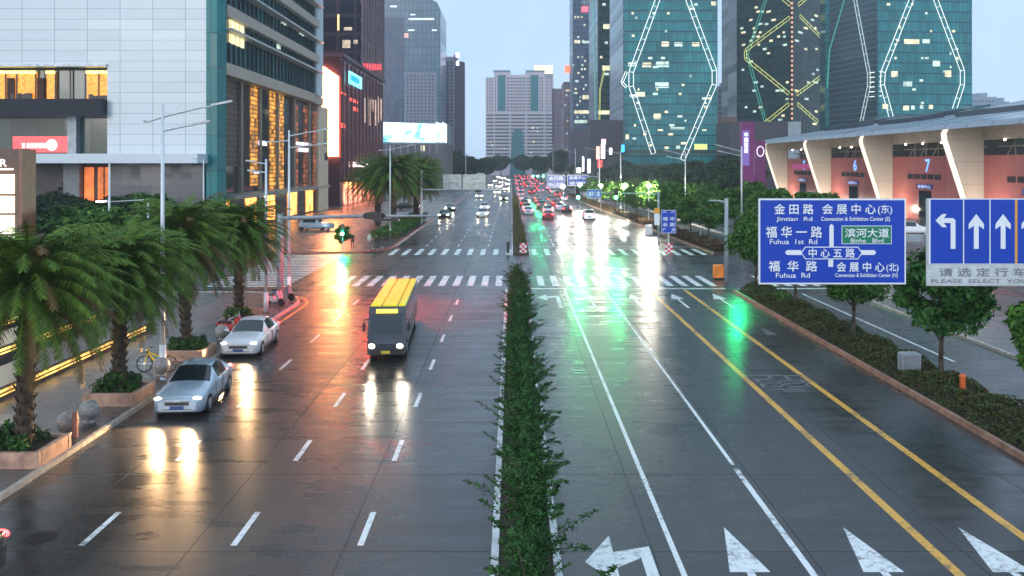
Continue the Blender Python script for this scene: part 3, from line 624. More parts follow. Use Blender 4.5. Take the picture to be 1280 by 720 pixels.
while y < 640:
    for x in (2.7, 6.0, 9.3, 12.6):
        if random.random() < .5: place(random.randrange(2), x+random.uniform(-.35,.35), y+random.uniform(-3,3), random.choice(pl))
    y += random.uniform(9,13)*(1+(y-216)/500)
# oncoming cars
G2 = 'oncoming cars with headlights on the left carriageway'
oa = make_car('oncoming car with bright headlights at the head of the left carriageway, near its middle', G2, SEDAN, cw_, HEADF, lo=True, ontail=False); oa.location = (-5.0,150,0)
ob = make_car('dark oncoming sedan with two lit headlights by the far left kerb', G2, SEDAN, cb_, HEADF, lo=True, ontail=False); ob.location = (-11.2,146,0)
o = dup(oa, (-5.3,172,0), 0, 'second oncoming car with bright headlights, right behind the first'); o = dup(ob, (-11.8,168,0), 0, 'oncoming car behind the dark sedan by the far left kerb')
for x, y in ((-2,215),(-8.6,232),(-4.4,262),(-11,285),(-1.8,300),(-5,330),(-8.5,350),(-2,380),(-5.2,410),(-8.6,440),(-2,470),(-5,520),(-8.5,560)):
    dup((oa, ob)[int(y)%2], (x, y, 0), 0, 'distant oncoming car with headlights far down the left carriageway')
for x, y, k, lb in [(-26.2,118,1,'pale car standing on the forecourt left of the signal arm'),(-33.5,105,0,'black car on the forecourt beside the warm lit glass lobby'),(-20.4,172,0,'small parked car on the left forecourt beside the palms')]:
    o = make_car(lb, None, SUV if k else SEDAN, cs_ if k else cb_, lo=True, onhead=not k, ontail=False); o.location = (x, y, .13); o.rotation_euler = (0,0,R(75 if k else 100))

# bicycles
def make_bike(label, fm):
    t = thing('bicycle', label, 'bicycle')
    for x in (-.52, .52):
        m = MB()
        for i in range(24):
            a, b = 2*PI*i/24, 2*PI*(i+1)/24; m.tube((x+.33*math.cos(a),0,.34+.33*math.sin(a)), (x+.33*math.cos(b),0,.34+.33*math.sin(b)), .028, n=6)
        w = m.build('wheel', BLACK, t); m = MB()
        for i in range(8): m.tube((x,0,.34),(x+.31*math.cos(i*PI/4),0,.34+.31*math.sin(i*PI/4)),.006,n=4)
        m.tube((x,-.04,.34),(x,.04,.34),.04); m.build('rim', STEEL, w)
    m = MB(); m.path([(-.52,0,.34),(-.2,0,.62),(.38,0,.82)],.035).path([(-.52,0,.34),(-.05,0,.34),(.38,0,.74)],.035).path([(-.05,0,.34),(-.2,0,.9)],.03).path([(.52,0,.34),(.36,0,1.0)],.03); m.extr([(-.8,-.03,.62),(-.6,-.03,.71),(-.35,-.03,.66),(-.5,-.03,.70)], (0,.06,0)); m.build('frame', fm, t)
    m = MB(); m.bbox(-.34,-.06,-.08,.08,.90,.96,.03); m.build('saddle', BLACK, t)
    m = MB(); m.path([(.28,-.28,1.04),(.36,-.1,1.02),(.36,.1,1.02),(.28,.28,1.04)],.018); m.build('handlebar', BLACK, t)
    m = MB(); m.box(.42,.72,-.14,.14,.78,.80).box(.42,.44,-.14,.14,.8,.98).box(.70,.72,-.14,.14,.8,.98); m.build('basket', DARK, t)
    return t
bk = make_bike('yellow bicycle with black tyres leaning by the tall lamp post', mat('bike_yellow', (.75,.50,.02), .35)); bk.location = (-15.2,37.6,.12); bk.rotation_euler = (R(8),0,PI)
def make_scooter(label, c):
    t = thing('scooter', label, 'scooter'); P = mat('scooter_'+label.split()[0], c, .3)
    for y in (-.6,.6): MB().tube((-.06,y,.24),(.06,y,.24),.24,n=16).build('wheel', BLACK, t)
    m = MB(); m.extr([(-.16,-.1,.25),(-.16,.75,.35),(-.16,.8,.62),(-.16,.1,.62),(-.16,.0,.38),(-.16,-.35,.34)], (.32,0,0)); m.extr([(-.2,-.38,.3),(-.2,-.56,.5),(-.2,-.42,.95),(-.2,-.33,.95)], (.4,0,0)); m.build('body', P, t)
    m = MB(); m.bbox(-.14,.14,.05,.78,.62,.72,.04); m.build('seat', BLACK, t)
    m = MB(); m.path([(-.32,-.3,1.05),(0,-.4,1.0),(.32,-.3,1.05)],.02).path([(0,-.4,1.0),(0,-.6,.24)],.03); m.build('handlebar', DARK, t); return t
sc1 = make_scooter('red scooter parked on the pavement just left of the white sedan', (.55,.03,.03)); sc1.location = (-14.55,45.6,.12); sc1.rotation_euler = (0,0,R(70))
sc2 = make_scooter('grey scooter parked at the kerb corner beside the signal post', (.3,.35,.4)); sc2.location = (-14.9,55.2,.12); sc2.rotation_euler = (0,0,R(60))
sc3 = make_scooter('dark scooter parked nearest the rounded kerb corner', (.12,.16,.22)); sc3.location = (-14.9,57.3,.12); sc3.rotation_euler = (0,0,R(75))
b3 = make_bike('silver bicycle parked beside the red scooter', STEEL); b3.location = (-14.9,46.9,.12); b3.rotation_euler = (0,0,R(40))
# stone balls
GR = mat('granite', (.26,.25,.24), .3, var=.4, scale=12)
for i, (x, y, lb) in enumerate([(-14.55,30.3,'round granite ball on the pavement between the first two planters'),(-14.6,28.9,'granite ball nearest the first planter, with a short post beside it'),(-14.7,44.6,'granite ball beside the red scooter'),(-14.75,37.0,'granite ball beside the third planter')]):
    t = thing('stone_ball', lb, 'bollard', (x, y, .12), 'granite ball bollards on the left pavement'); MB().ball((x,y,.12+.40),.35,24,16).build('ball', GR, t, True); MB().tube((x,y,.12),(x,y,.24),.2,.16,16).build('base', GR, t)
o = MB().tube((-14.2,28.6,.12),(-14.2,28.6,.95),.09,n=14).build('bollard', mat('bollard_paint', (.35,.16,.12), .4)); tag(o, 'short brown post beside the granite ball near the first planter', 'bollard')
o = MB().tube((-14.05,34.6,.12),(-14.05,34.6,.9),.035,n=10).build('bollard', STEEL); tag(o, 'thin pale post at the corner of the second planter', 'bollard')

# people
def make_person(label, loc, rz, top, legs, ride=False):
    t = thing('person', label, 'person', loc)
    if ride: J = [(0,0,.80),(0,-.02,1.05),(0,-.10,1.32),(0,-.12,1.46),(0,-.14,1.58),(.16,-.10,1.34),(.20,-.30,1.12),(.20,-.50,1.06),(-.16,-.10,1.34),(-.20,-.30,1.12),(-.20,-.50,1.06),(.10,0,.78),(.12,-.32,.62),(.12,-.30,.26),(.12,-.40,.22),(-.10,0,.78),(-.12,-.32,.70),(-.12,-.22,.34),(-.12,-.34,.30)]
    else: J = [(0,0,.92),(0,0,1.12),(0,0,1.36),(0,-.01,1.48),(0,-.03,1.60),(.17,0,1.38),(.22,.02,1.10),(.21,-.08,.86),(-.17,0,1.38),(-.22,.02,1.10),(-.21,-.08,.86),(.09,0,.88),(.10,-.10,.48),(.10,.04,.09),(.10,-.12,.04),(-.09,0,.88),(-.10,.10,.48),(-.10,.26,.10),(-.10,.12,.04)]
    E = [(0,1),(1,2),(2,3),(3,4),(2,5),(5,6),(6,7),(2,8),(8,9),(9,10),(0,11),(11,12),(12,13),(13,14),(0,15),(15,16),(16,17),(17,18)]
    rad = [.13,.12,.14,.055,.095,.06,.045,.035,.06,.045,.035,.085,.06,.045,.04,.085,.06,.045,.04]
    me = bpy.data.meshes.new('b'); me.from_pydata(J, E, []); ob = bpy.data.objects.new('b', me); C.objects.link(ob)
    md = ob.modifiers.new('s', 'SKIN'); 
    for i, v in enumerate(me.skin_vertices[0].data if me.skin_vertices else []): v.radius = (rad[i], rad[i]*.85)
    if me.skin_vertices: me.skin_vertices[0].data[0].use_root = True
    ob.modifiers.new('d', 'SUBSURF').levels = 1
    bpy.context.view_layer.update(); m2 = bpy.data.meshes.new_from_object(ob.evaluated_get(DG())); bpy.data.objects.remove(ob)
    m2.materials.clear(); hd = J[4][2]
    for mm in (top, legs, mat('skin', (.45,.27,.19), .6), BLACK): m2.materials.append(mm)
    for p in m2.polygons:
        z = p.center.z; x = abs(p.center.x); p.use_smooth = True
        p.material_index = 2 if z > J[3][2]-.02 else (0 if (z > J[0][2]-.02 and not (x > .19 and z < .9)) else (3 if z < .10 and not ride else 1))
        if x > .17 and z < .95 and z > .8 and not ride: p.material_index = 2
    link('body', m2, t)
    m = MB(); m.ball((J[4][0],J[4][1]+.03,J[4][2]+.055),.098,12,8,(.95,1.05,.85)); h = m.build('hair', BLACK, t, True)
    t.rotation_euler = (0,0,rz); return t
make_person('person in dark clothes standing on the far left kerb just right of the green signal', (-16.6,91.6,.13), R(200), mat('dark_jacket', (.03,.03,.035), .8), mat('dark_trousers', (.02,.02,.03), .8))
make_person('person in a pale top standing beside the riders on the far left kerb', (-14.9,91.9,.13), R(30), mat('pale_top', (.55,.5,.48), .8), mat('grey_trousers', (.2,.2,.22), .8))
p2 = make_person('person in a dark jacket riding a bicycle along the far left kerb', (-14.0,90.2,.13), R(75), mat('black_jacket', (.025,.025,.03), .8), mat('blue_trousers', (.05,.06,.09), .8), True)
bk2 = make_bike('dark bicycle ridden along the far left kerb', DARK); bk2.location = (-13.8,90.2,.13); bk2.rotation_euler = (0,0,R(-15))

# ------------------------------------------------------------------ poles, lamps, signals, signs
def lamp(x, y, h, arms, label, base=.12, r=.11, lit=False, group='street lamps'):
    t = thing('street_lamp', label, 'street lamp', (x, y, base), group)
    m = MB(); m.tube((x,y,base),(x,y,base+1.2),r*1.35,r*1.2,14).tube((x,y,base+1.2),(x,y,h),r,r*.55,14); m.build('pole', mat('pole_white', (.62,.66,.70), .35, .2, .08), t, True)
    for (dx, z0, dz, lh) in arms:
        m = MB(); m.path([(x,y,z0),(x+dx*.75,y,z0+dz*.85),(x+dx,y,z0+dz)], .045, .03, 8); a = m.build('arm', STEEL, t)
        s = 1 if dx > 0 else -1; m = MB(); e = Vector((x+dx,y,z0+dz)); dd = Vector((s*lh, 0, dz/abs(dx)*lh)); u = Vector((0,.14,0))
        m.extr([e-u, e+u*1.0, e+dd+u*.6, e+dd-u*.6], (0,0,.09)); m.build('lamp_head', LAMPM if lit else mat('lamp_grey', (.45,.48,.5), .4), t)
    m = MB(); m.box(x-.2,x+.2,y-.2,y+.2,base,base+.03); m.build('base_plate', DARK, t); return t
lamp(-14.85,37.4,11.6,[(2.1,11.0,.45,.85),(-.75,11.0,-.22,.02),(1.3,10.4,.25,.7)],'tall white street lamp with two arms on the left pavement, beside the yellow bicycle')
lamp(-15.2,60,11.3,[(2.0,10.9,.35,.8),(1.9,10.1,.2,.7),(-1.1,10.6,-.1,.5)],'white two armed street lamp behind the fourth palm')
lamp(-14.7,52.6,9.3,[(-.7,9.0,.1,.5),(-.7,8.5,.05,.4)],'grey post with short brackets between the fourth palm and the side street')
lamp(-14.4,104,11.2,[(2.0,10.7,.4,.9),(-1.0,10.7,-.1,.4)],'white street lamp on the far left corner in front of the big palm')
lamp(-30.2,66,9.3,[(.02,9.0,0,.02)],'thin white post rising from the palms left of the tall lamp')
lamp(-34.0,97,9.6,[(-.9,9.3,.2,.4)],'thin white post in front of the grey ground floor wall')
o = lamp(-27.5,66.5,6.1,[(-3.2,6.3,-.15,.7)],'small lit lamp on a long arm above the palm crowns')
for ch in o.children:
    if ch.name.startswith('lamp_head'): ch.material_slots[0].link = 'OBJECT'; ch.material_slots[0].material = emit('small_lamp', (1, .95, .8), 15)
lamp(25.4,129,9.9+1.0,[(-2.2,10.3,.5,.9),(-2.0,9.6,.35,.8),(.5,10.3,.3,.2)],'white street lamp in front of the first glass tower, right of the light diamond')
lamp(26.1,100,11.0,[(-2.2,10.4,.55,.9),(-2.0,9.9,.4,.8)],'white street lamp beside the purple banner')
lamp(20.4,165,11.5,[(-2.2,10.9,.5,.9)],'thin street lamp left of the glass tower base, behind the trees')
lamp(18.4,185,12.5,[(-2.3,11.7,.5,.9)],'thin street lamp in front of the lit shop signs')
lamp(16.9,235,13,[(-2.4,12,.5,.9)],'farther thin street lamp left of the shop signs')
lamp(15.4,330,16,[(-2.4,15,.5,.9)],'distant street lamp right of the dark trees at the road end')
lamp(-12.6,240,12.5,[(2.3,11.7,.5,.9)],'distant street lamp on the left pavement behind the sign backs')
# brilliant lamps over the far right carriageway
for i, (px, py, Y) in enumerate([(704,233,190),(725,231,176),(751,232,160),(781,232,150),(811,232,128)]):
    p = at(px, py, Y); t = thing('flood_lamp', ('first','second','third','fourth','fifth')[i]+' from the left of the brilliant lamps above the trees beyond the junction', 'lamp', (p.x, p.y, .1), 'brilliant lamps beyond the junction')
    m = MB(); m.tube((p.x,p.y,.1),(p.x,p.y,p.z-.15),.08,.05,10); m.build('pole', STEEL, t); m = MB(); m.ball(tuple(p), .30, 16, 10, (1,.6,.6)); m.build('lamp', LAMPM, t, True); MB().box(p.x-.3,p.x+.3,p.y-.1,p.y+.25,p.z+.2,p.z+.28).build('hood', GREY, t)
def signal(name_label, x, y, z, arm_from=None, lit=GREEN, horiz=False, back=False):
    t = thing('traffic_signal', name_label, 'traffic light', (x, y, z))
    w, h = (1.15, .4) if horiz else (.42, 1.2); s = 1 if back else -1
    m = MB(); m.bbox(x-w/2,x+w/2,y-.1,y+.1,z-h/2,z+h/2,.05); m.build('housing', DARK, t)
    for i in (-1,0,1):
        cx, cz = (x+i*.36, z) if horiz else (x, z+i*.36); on = i == (1 if horiz else -1)
        m = MB(); m.tube((cx,y+s*.1,cz),(cx,y+s*.13,cz),.14,n=16); m.build('lens', lit if on else mat('dead_lens', (.03,.02,.02), .3), t)
        m = MB(); m.tube((cx,y+s*.1,cz+.16),(cx,y+s*.34,cz+.15),.03,.02,6); m.build('visor', DARK, t)
    return t
def mast(label, x, y, zt, x1, z0=.1, r=.19, droop=0.):
    t = thing('signal_mast', label, 'traffic light mast', (x, y, z0)); m = MB(); m.tube((x,y,z0),(x,y,zt+.3),r*1.15,r,16); m.build('pole', GREY, t, True)
    m = MB(); m.path([(x,y,zt),((x+x1)/2,y,zt+.12-droop/2),(x1,y,zt+.15-droop)], r*.75, r*.35, 12); m.build('arm', GREY, t, True); return t
mast('grey post with a long arm over the left lanes this side of the junction', -14.75, 56, 5.55, -4.8)
t = signal('black signal head seen from behind, hanging on the long arm above the left lanes', -8.75, 55.75, 5.72, lit=REDS, horiz=True, back=True)
MB().ball((-8.75,55.8,5.72),.3,20,10,(2.4,.35,.85)).build('backing_board', DARK, t, True); MB().box(-8.7,-7.2,55.68,55.96,5.43,5.45).build('added_red_emitter', emit('added_red_glow', (1,.02,.015), 2600), t); MB().box(-8.75,-7.15,55.62,55.66,5.38,5.50).box(-8.75,-7.15,55.98,56.02,5.38,5.50).box(-8.75,-8.71,55.661,55.979,5.38,5.50).box(-7.19,-7.15,55.661,55.979,5.38,5.50).box(-8.75,-7.15,55.62,56.02,5.501,5.53).build('added_emitter_shroud', DARK, t)  # red emitter and shroud added only to throw a red streak on the wet road
mast('grey post and arm at the right corner beside the junction tree', 16.2, 66.5, 6.1, 14.9, r=.14)
signal('green signal on the right corner post hidden by the tree', 16.9, 66, 4.0, lit=emit('green_corner_signal', (.01,1,.28), 800))
mast('slim mast with a long arm holding two green signals beyond the junction', 15.9, 95.5, 5.75, 5.6, r=.10)
signal('left green signal on the far right arm, beside the small blue sign', 7.15, 95.2, 5.75); signal('right green signal on the far right arm', 11.25, 95.2, 5.75)
gm = thing('signal_mast', 'distant gantry arm with three green signals and blue signs over the right carriageway', 'traffic light mast', (21,215,0)); m = MB(); m.tube((21,215,0),(21,215,7),.16).tube((21,215,5.9),(4,215,5.9),.12,.08); m.build('pole', GREY, gm)
for i, (px, w) in enumerate([(666,0),(672,0),(679,0)]): p = at(px, 218.5, 214); signal(('left','middle','right')[i]+' one of the three small green signals far down the road', p.x, 214, p.z)
t = signal('green walking signal on a post at the far left corner, lighting the bush', -17.3, 89.8, 2.25); m = MB(); m.tube((-17.3,89.95,.1),(-17.3,89.95,2.9),.06); m.build('post', GREY, t)
p, nr = clumps(1500, 14, (0,0,1.6), (1.1,.9,1.0)); o = leafmesh('round_bush', p, nr, .14, .5, TREEM); o.location = (-17.5,91.2,.1); tag(o, 'round bush lit green by the walking signal on the far left corner', 'shrub')

BLUE = mat('sign_blue', (.003,.045,.42), .35, var=.04); SWH = mat('sign_white', (.74,.78,.84), .4, var=.04); SGR = mat('sign_green', (.01,.20,.10), .4, var=.04); SORG = mat('sign_orange', (.75,.33,.03), .4, var=.04); SGY = mat('sign_grey', (.42,.45,.48), .45, var=.08); SLET = mat('sign_faded_lettering', (.16,.17,.20), .5, var=.1)
Ys = 27.5
def SX(px): return (px-CX)*Ys/F
def SZ(py): return H-(py-CY)*Ys/F
def sbox(m, x0, x1, y0, y1, d0, d1): return m.box(SX(x0), SX(x1), Ys-d1, Ys-d0, SZ(y1), SZ(y0))
def direction_sign():
    t = thing('direction_sign', 'large blue direction sign with white Chinese place names, arrows and a green panel', 'road sign', (SX(1040), Ys, SZ(302)))
    m = MB(); m.bbox(SX(948),SX(1132.5),Ys,Ys+.06,SZ(355.5),SZ(248),.02); m.build('board', SGY, t)
    m = MB(); sbox(m,948.4,1132.3,248.3,355.2,0,.006); m.build('border', SWH, t); m = MB(); sbox(m,950.3,1130.4,250.2,353.3,.007,.013); m.build('panel', BLUE, t)
    m = MB(); yy = .016
    def q(x0,x1,y0,y1): m.box(SX(x0),SX(x1),Ys-.018,Ys-.014,SZ(y1),SZ(y0))
    q(1036.5,1041.8,284,308.2); m.extr([(SX(1036.5),Ys-.014,SZ(284.02)),(SX(1041.8),Ys-.014,SZ(284.02)),(SX(1041.8),Ys-.014,SZ(282.5)),(SX(1039.1),Ys-.014,SZ(279.6)),(SX(1036.5),Ys-.014,SZ(282.5))], (0,-.004,0))
    q(1035.2,1041.2,324.5,333.5)
    for s, a, b in ((-1, 1001.5, 981), (1, 1075.5, 1095)):
        m.extr([(SX(a),Ys-.014,SZ(312.6)),(SX(b-s*2.5),Ys-.014,SZ(312.6)),(SX(b),Ys-.014,SZ(315.6)),(SX(b-s*2.5),Ys-.014,SZ(318.6)),(SX(a),Ys-.014,SZ(318.6))], (0,-.004,0))
    def cap(i, d0, d1, mm): mm.extr([(SX(x),Ys-d0,SZ(y)) for x, y in [(1001+i,316),(1006+i*.7,308.3+i),(1072.5-i*.7,308.3+i),(1077.5-i,316),(1072.5-i*.7,324+0-i),(1006+i*.7,324-i)]], (0,-(d1-d0),0))
    cap(0,.019,.022,m); q(1051.8,1114.3,282,305); m.build('arrows', SWH, t)
    m = MB(); cap(1.1,.023,.026,m); m.build('name_plate', BLUE, t)
    m = MB(); m.box(SX(1052.6),SX(1113.5),Ys-.023,Ys-.019,SZ(304.2),SZ(282.8)); m.build('green_panel', SGR, t)
    def T(s, x0, x1, y0, y1, b=.004, d=.030): textmesh(s, SX(x0), SX(x1), SZ(y1), SZ(y0), Ys-d, SWH, 'lettering', t, bold=min(b, .008))
    T('金 田 路',967.5,1016.5,255,267.5,.022); T('Jintian  Rd',970,1015,271,277.5); T('会 展 中 心',1027.5,1094,255,267.5,.022); T('(东)',1097,1114.6,256,268.5,.0); T('Convention & Exhibition Center (E)',1026,1112,271,277.5)
    T('福 华 一 路',957,1027,283,297,.022); T('Fuhua  1st  Rd',962,1021,299,305); T('滨河大道',1056,1110.5,285.5,296.5,.018); T('Binhe   Blvd',1063,1104,298,303.2)
    T('中 心 五 路',1010.5,1068,310.5,321.8,.02); T('福  华  路',960.5,1021,326,339,.022); T('Fuhua  Rd',969.5,1012,341,347); T('会 展 中 心',1045.5,1105,327.5,339.5,.022); T('(北)',1107.5,1122.5,329,340.5,.0); T('Convention & Exhibition Center (N)',1043.5,1121.5,341.5,347.5)
    return t
direction_sign()
def lane_sign():
    t = thing('lane_sign', 'blue lane arrow sign above a faded grey text strip, cut by the right edge', 'road sign', (SX(1235), Ys, SZ(302)))
    m = MB(); m.bbox(SX(1158),SX(1342),Ys,Ys+.06,SZ(357.5),SZ(248),.02); m.build('board', SGY, t)
    m = MB(); sbox(m,1161,1340,248.6,330,0,.006); m.build('border', SWH, t)
    m = MB(); e = [1162.4,1204.4,1237.4,1269.2,1302,1338.5]
    for a, b in zip(e, e[1:]): sbox(m, a+.7, b-.9, 249.4, 329.4, .007, .013)
    m.build('panel', BLUE, t)
    m = MB(); sbox(m,1268.6,1271.4,249.4,329.4,.015,.019); m.build('divider', SORG, t)
    m = MB(); sbox(m,1158,1341,330.8,357,.0,.008); m.build('text_strip', mat('strip_grey', (.50,.54,.57), .5, var=.12, scale=5), t)
    m = MB()
    def poly(pts): m.extr([(SX(x),Ys-.014,SZ(y)) for x, y in pts], (0,-.005,0))
    for cx in (1220,1253.5,1286,1320):
        poly([(cx-3,311),(cx-3,282),(cx-9.5,286.5),(cx-9.5,280),(cx,267.5),(cx+9.5,280),(cx+9.5,286.5),(cx+3,282),(cx+3,311)])
    poly([(1188,311),(1188,278.6),(1179.5,278.6),(1183,284),(1177.5,284),(1169,275.5),(1177.5,267.5),(1183,267.5),(1179.5,272.6),(1191,272.6),(1194,275.5),(1194,311)]); m.build('arrows', SWH, t)
    textmesh('请 选 定 行 车 道', SX(1174), SX(1306), SZ(345.5), SZ(335), Ys-.012, SLET, 'lettering', t, bold=.008); textmesh('PLEASE  SELECT  YOUR  LANE', SX(1164), SX(1330), SZ(353.5), SZ(349), Ys-.012, SLET, 'lettering', t, bold=.004)
    return t
lane_sign()
t = thing('sign_gantry', 'pale steel beam behind the two big blue signs', 'sign gantry', (17.2,Ys+.4,.1)); m = MB()
m.tube((17.2,Ys+.35,.1),(17.2,Ys+.35,8.6),.22,.18,18); m.build('pole', STEEL, t, True); m = MB(); m.box(SX(975),17.1,Ys+.2,Ys+.42,SZ(303),SZ(294)); m.build('beam', GREY, t)
m = MB()
for px in (980,1040,1100,1175,1235,1300): m.box(SX(px)-.04,SX(px)+.04,Ys+.063,Ys+.198,SZ(350),SZ(254))
m.build('bracket', STEEL, t)
def board_sign(name, label, px0, px1, py0, py1, Y, m_, rows=3, cols=5, cat='road sign', post=None, txt=None):
    a = at(px0, py1, Y); b = at(px1, py0, Y); t = thing(name, label, cat, ((a.x+b.x)/2, Y, a.z)); B(a.x, b.x, Y, Y+.06, a.z, b.z).build('board', m_, t)
    m = MB(); e = (b.x-a.x)*.02; m.box(a.x,b.x,Y-.012,Y-.004,a.z,a.z+e*1.5).box(a.x,b.x,Y-.012,Y-.004,b.z-e*1.5,b.z).box(a.x,a.x+e,Y-.012,Y-.004,a.z+e*1.6,b.z-e*1.6).box(b.x-e,b.x,Y-.012,Y-.004,a.z+e*1.6,b.z-e*1.6); m.build('border', SWH, t)
    if txt:
        hh = (b.z-a.z)/len(txt)
        for i, s in enumerate(txt):
            if s: textmesh(s, a.x+(b.x-a.x)*.1, b.x-(b.x-a.x)*.1, b.z-hh*(i+.82), b.z-hh*(i+.2), Y-.02, SWH, 'lettering', t, bold=.008)
    if post:
        m = MB()
        for x in post: m.tube((a.x+(b.x-a.x)*x, Y+.1, 0), (a.x+(b.x-a.x)*x, Y+.1, b.z), .07)
        m.build('post', STEEL, t)
    return t
board_sign('direction_sign','distant blue overhead sign left of the pair above the queue',683.5,706.5,218.5,235,214,BLUE,txt=['金田路','中心四路'])
board_sign('direction_sign','distant blue overhead sign right of the pair above the queue',709,735,218.5,232.5,214,BLUE,txt=['会展中心','福华路'])
board_sign('street_sign','small blue sign between the two far green signals',734,751.5,237,247.5,95.3,BLUE,txt=['福华三路'])
board_sign('guide_sign','upright blue guide sign on a post at the tip of the curved strip',826.5,845,262.5,291.5,90,BLUE,post=[.5],txt=['↑  ↑','福 华','会 展','↖  ↗'])
t = board_sign('notice_sign','white notice with an orange top on the mast beside the blue guide sign',818,824.5,267,281.5,94.9,WHITEP,txt=['停','车'],post=None); a = at(818,266.5,94.9); b = at(824.5,260,94.9); B(a.x,b.x,94.9,94.96,a.z,b.z).build('top_board', SORG, t)
t = thing('warning_sign','round blue sign below an orange triangle on a post right of the guide sign','road sign',(23.1,107,.1)); c = at(876,267,107); MB().tube((c.x,107.1,.1),(c.x,107.1,c.z+1.3),.05).build('post', STEEL, t); MB().tube((c.x,107,c.z),(c.x,107.04,c.z),.42,n=24).build('round_sign', BLUE, t)
m = MB(); m.extr([(c.x-.4,107,c.z+.5),(c.x+.4,107,c.z+.5),(c.x,107,c.z+1.15)],(0,.04,0)); m.build('triangle', SORG, t); textmesh('↑', c.x-.2, c.x+.2, c.z-.25, c.z+.25, 106.98, SWH, 'arrow', t)
# backs of the gantry signs on the left
gt = thing('sign_gantry','gantry beam across the far left carriageway','sign gantry',(-13.6,132,.1)); MB().tube((-13.6,132,.1),(-13.6,132,8),.2,.15,14).build('pole', STEEL, gt); MB().tube((-13.6,132,5.15),(-.2,132,5.15),.13,.10,12).build('beam', STEEL, gt)
for x0, x1, lb in ((554,577,'left grey back of an overhead sign on the far left gantry'),(578.5,607,'right grey back of an overhead sign on the far left gantry')):
    a = at(x0,236,131.5); b = at(x1,218,131.5); t = thing('overhead_sign', lb, 'road sign', (a.x, 131.5, a.z)); B(a.x,b.x,131.4,131.5,a.z,b.z).build('board', mat('sign_back', (.50,.53,.50), .5), t); m = MB(); m.box(a.x,b.x,131.3,131.39,(a.z+b.z)/2-.06,(a.z+b.z)/2+.06); m.build('stiffener', STEEL, t)
# hazard boards
def hazard(px, py, Y, w, h, label):
    c = at(px, py, Y); t = thing('hazard_board', label, 'road sign', (c.x, Y, .1)); RD = mat('hazard_red', (.6,.02,.02), .4)
    B(c.x-w/2,c.x+w/2,Y,Y+.05,c.z-h/2,c.z+h/2).build('board', SWH, t); m = MB(); n = 4
    for i in range(3):
        for j in range(5):
            if (i+j)%2 == 0: m.box(c.x-w/2+w*i/3, c.x-w/2+w*(i+1)/3, Y-.012, Y-.002, c.z-h/2+h*j/5, c.z-h/2+h*(j+1)/5)
    m.build('checks', RD, t); MB().tube((c.x,Y+.08,.1),(c.x,Y+.08,c.z+h/2),.04).build('post', GREY, t)
hazard(654,311,87.6,.72,1.15,'red and white chequered board on the tip of the far median'); hazard(836,311,88.6,.75,1.15,'red and white chequered board at the tip of the curved strip')
m = MB(); m.bbox(-.55,-.25,88,88.3,.1,1.2,.04); o = m.build('bollard', DARK); tag(o, 'black post left of the chequered board on the far median', 'bollard')
t = thing('barrier_box','orange plastic barrier beside the right corner signal post','barrier',(16.3,68.8,0)); MB().bbox(15.7,16.5,68.4,68.9,.15,1.15,.06).build('body', mat('orange_plastic', (.75,.22,.03), .4), t); MB().bbox(15.65,16.55,68.35,68.95,0,.15,.04).build('base', DARK, t)
t = thing('marker_post','short orange marker post in the ground cover below the lane sign','bollard',(17.0,33.2,.1)); MB().tube((17.0,33.2,.1),(17.0,33.2,1.0),.11,n=16).build('post', mat('orange_post', (.65,.13,.03), .45), t); MB().tube((17.0,33.2,1.0),(17.0,33.2,1.08),.14,.08,16).build('cap', mat('orange_post', (.65,.13,.03)), t)
t = thing('utility_cabinet','small grey cabinet in the ground cover next to the round street tree','cabinet',(16.4,36.6,.1)); MB().bbox(16.15,16.95,36.4,36.9,.1,1.15,.04).build('body', GREY, t); MB().box(16.2,16.9,36.37,36.395,.2,1.05).build('door', mat('cabinet_door', (.22,.25,.28), .4), t)
t = thing('barrier_box','white water barrier in the road beyond the junction right of the queue','barrier',(17,118,0)); c = at(722+48,276,118); 
MB().bbox(17.0,17.9,112,112.6,0,1.25,.08).build('body', WHITEP, t)

# ------------------------------------------------------------------ buildings
def onpl(px, py, A, Bp, off=0.):
    """the point of the vertical plane through plan points A, Bp seen at pixel px, py; off metres towards the viewer"""
    A = Vector(A); Bp = Vector(Bp); d = (Bp-A).normalized(); n = Vector((d.y, -d.x))
    if n.dot(A) > 0: n = -n
    k = (px-CX)/F; A2 = A+n*off; Y = n.dot(A2)/(n.x*k+n.y); return Vector((k*Y, Y, H-(py-CY)*Y/F)), Vector((n.x, n.y, 0))
def panel(m, A, Bp, x0, x1, y0, y1, o0=.02, th=.12):
    q = [onpl(x, y, A, Bp, o0)[0] for x, y in ((x0,y1),(x1,y1),(x1,y0),(x0,y0))]; n = onpl(x0, y0, A, Bp)[1]
    z0 = (q[0].z+q[1].z)/2; z1 = (q[2].z+q[3].z)/2; q[0].z = q[1].z = z0; q[2].z = q[3].z = z1
    q[3].xy = q[0].xy; q[2].xy = q[1].xy
    return m.extr(q, n*th)
def truss(root, A, Bp, pts, m_, w=1.7, r=.11, off=.5, rung=4.0, name='light_truss'):
    m = MB(); P = [onpl(x, y, A, Bp, off)[0] for x, y in pts]; n = onpl(*pts[0], A, Bp)[1]
    for a, b in zip(P, P[1:]):
        d = (b-a); L = d.length; d.normalize(); s = d.cross(n).normalized()*w/2; k = max(1, int(L/rung))
        m.tube(a-s, b-s, r, n=5); m.tube(a+s, b+s, r, n=5)
        for i in range(k+1): m.tube(a+d*L*i/k-s, a+d*L*i/k+s, r*.6, n=4)
    m.build(name, m_, root)
def litwins(root, A, Bp, rects, m_=None):
    for i, (x0, x1, y0, y1) in enumerate(rects):
        m = MB(); panel(m, A, Bp, x0, x1, y0, y1, .03, .1); m.build('lit_window', m_ or (LITW, LITW2)[i%2], root)
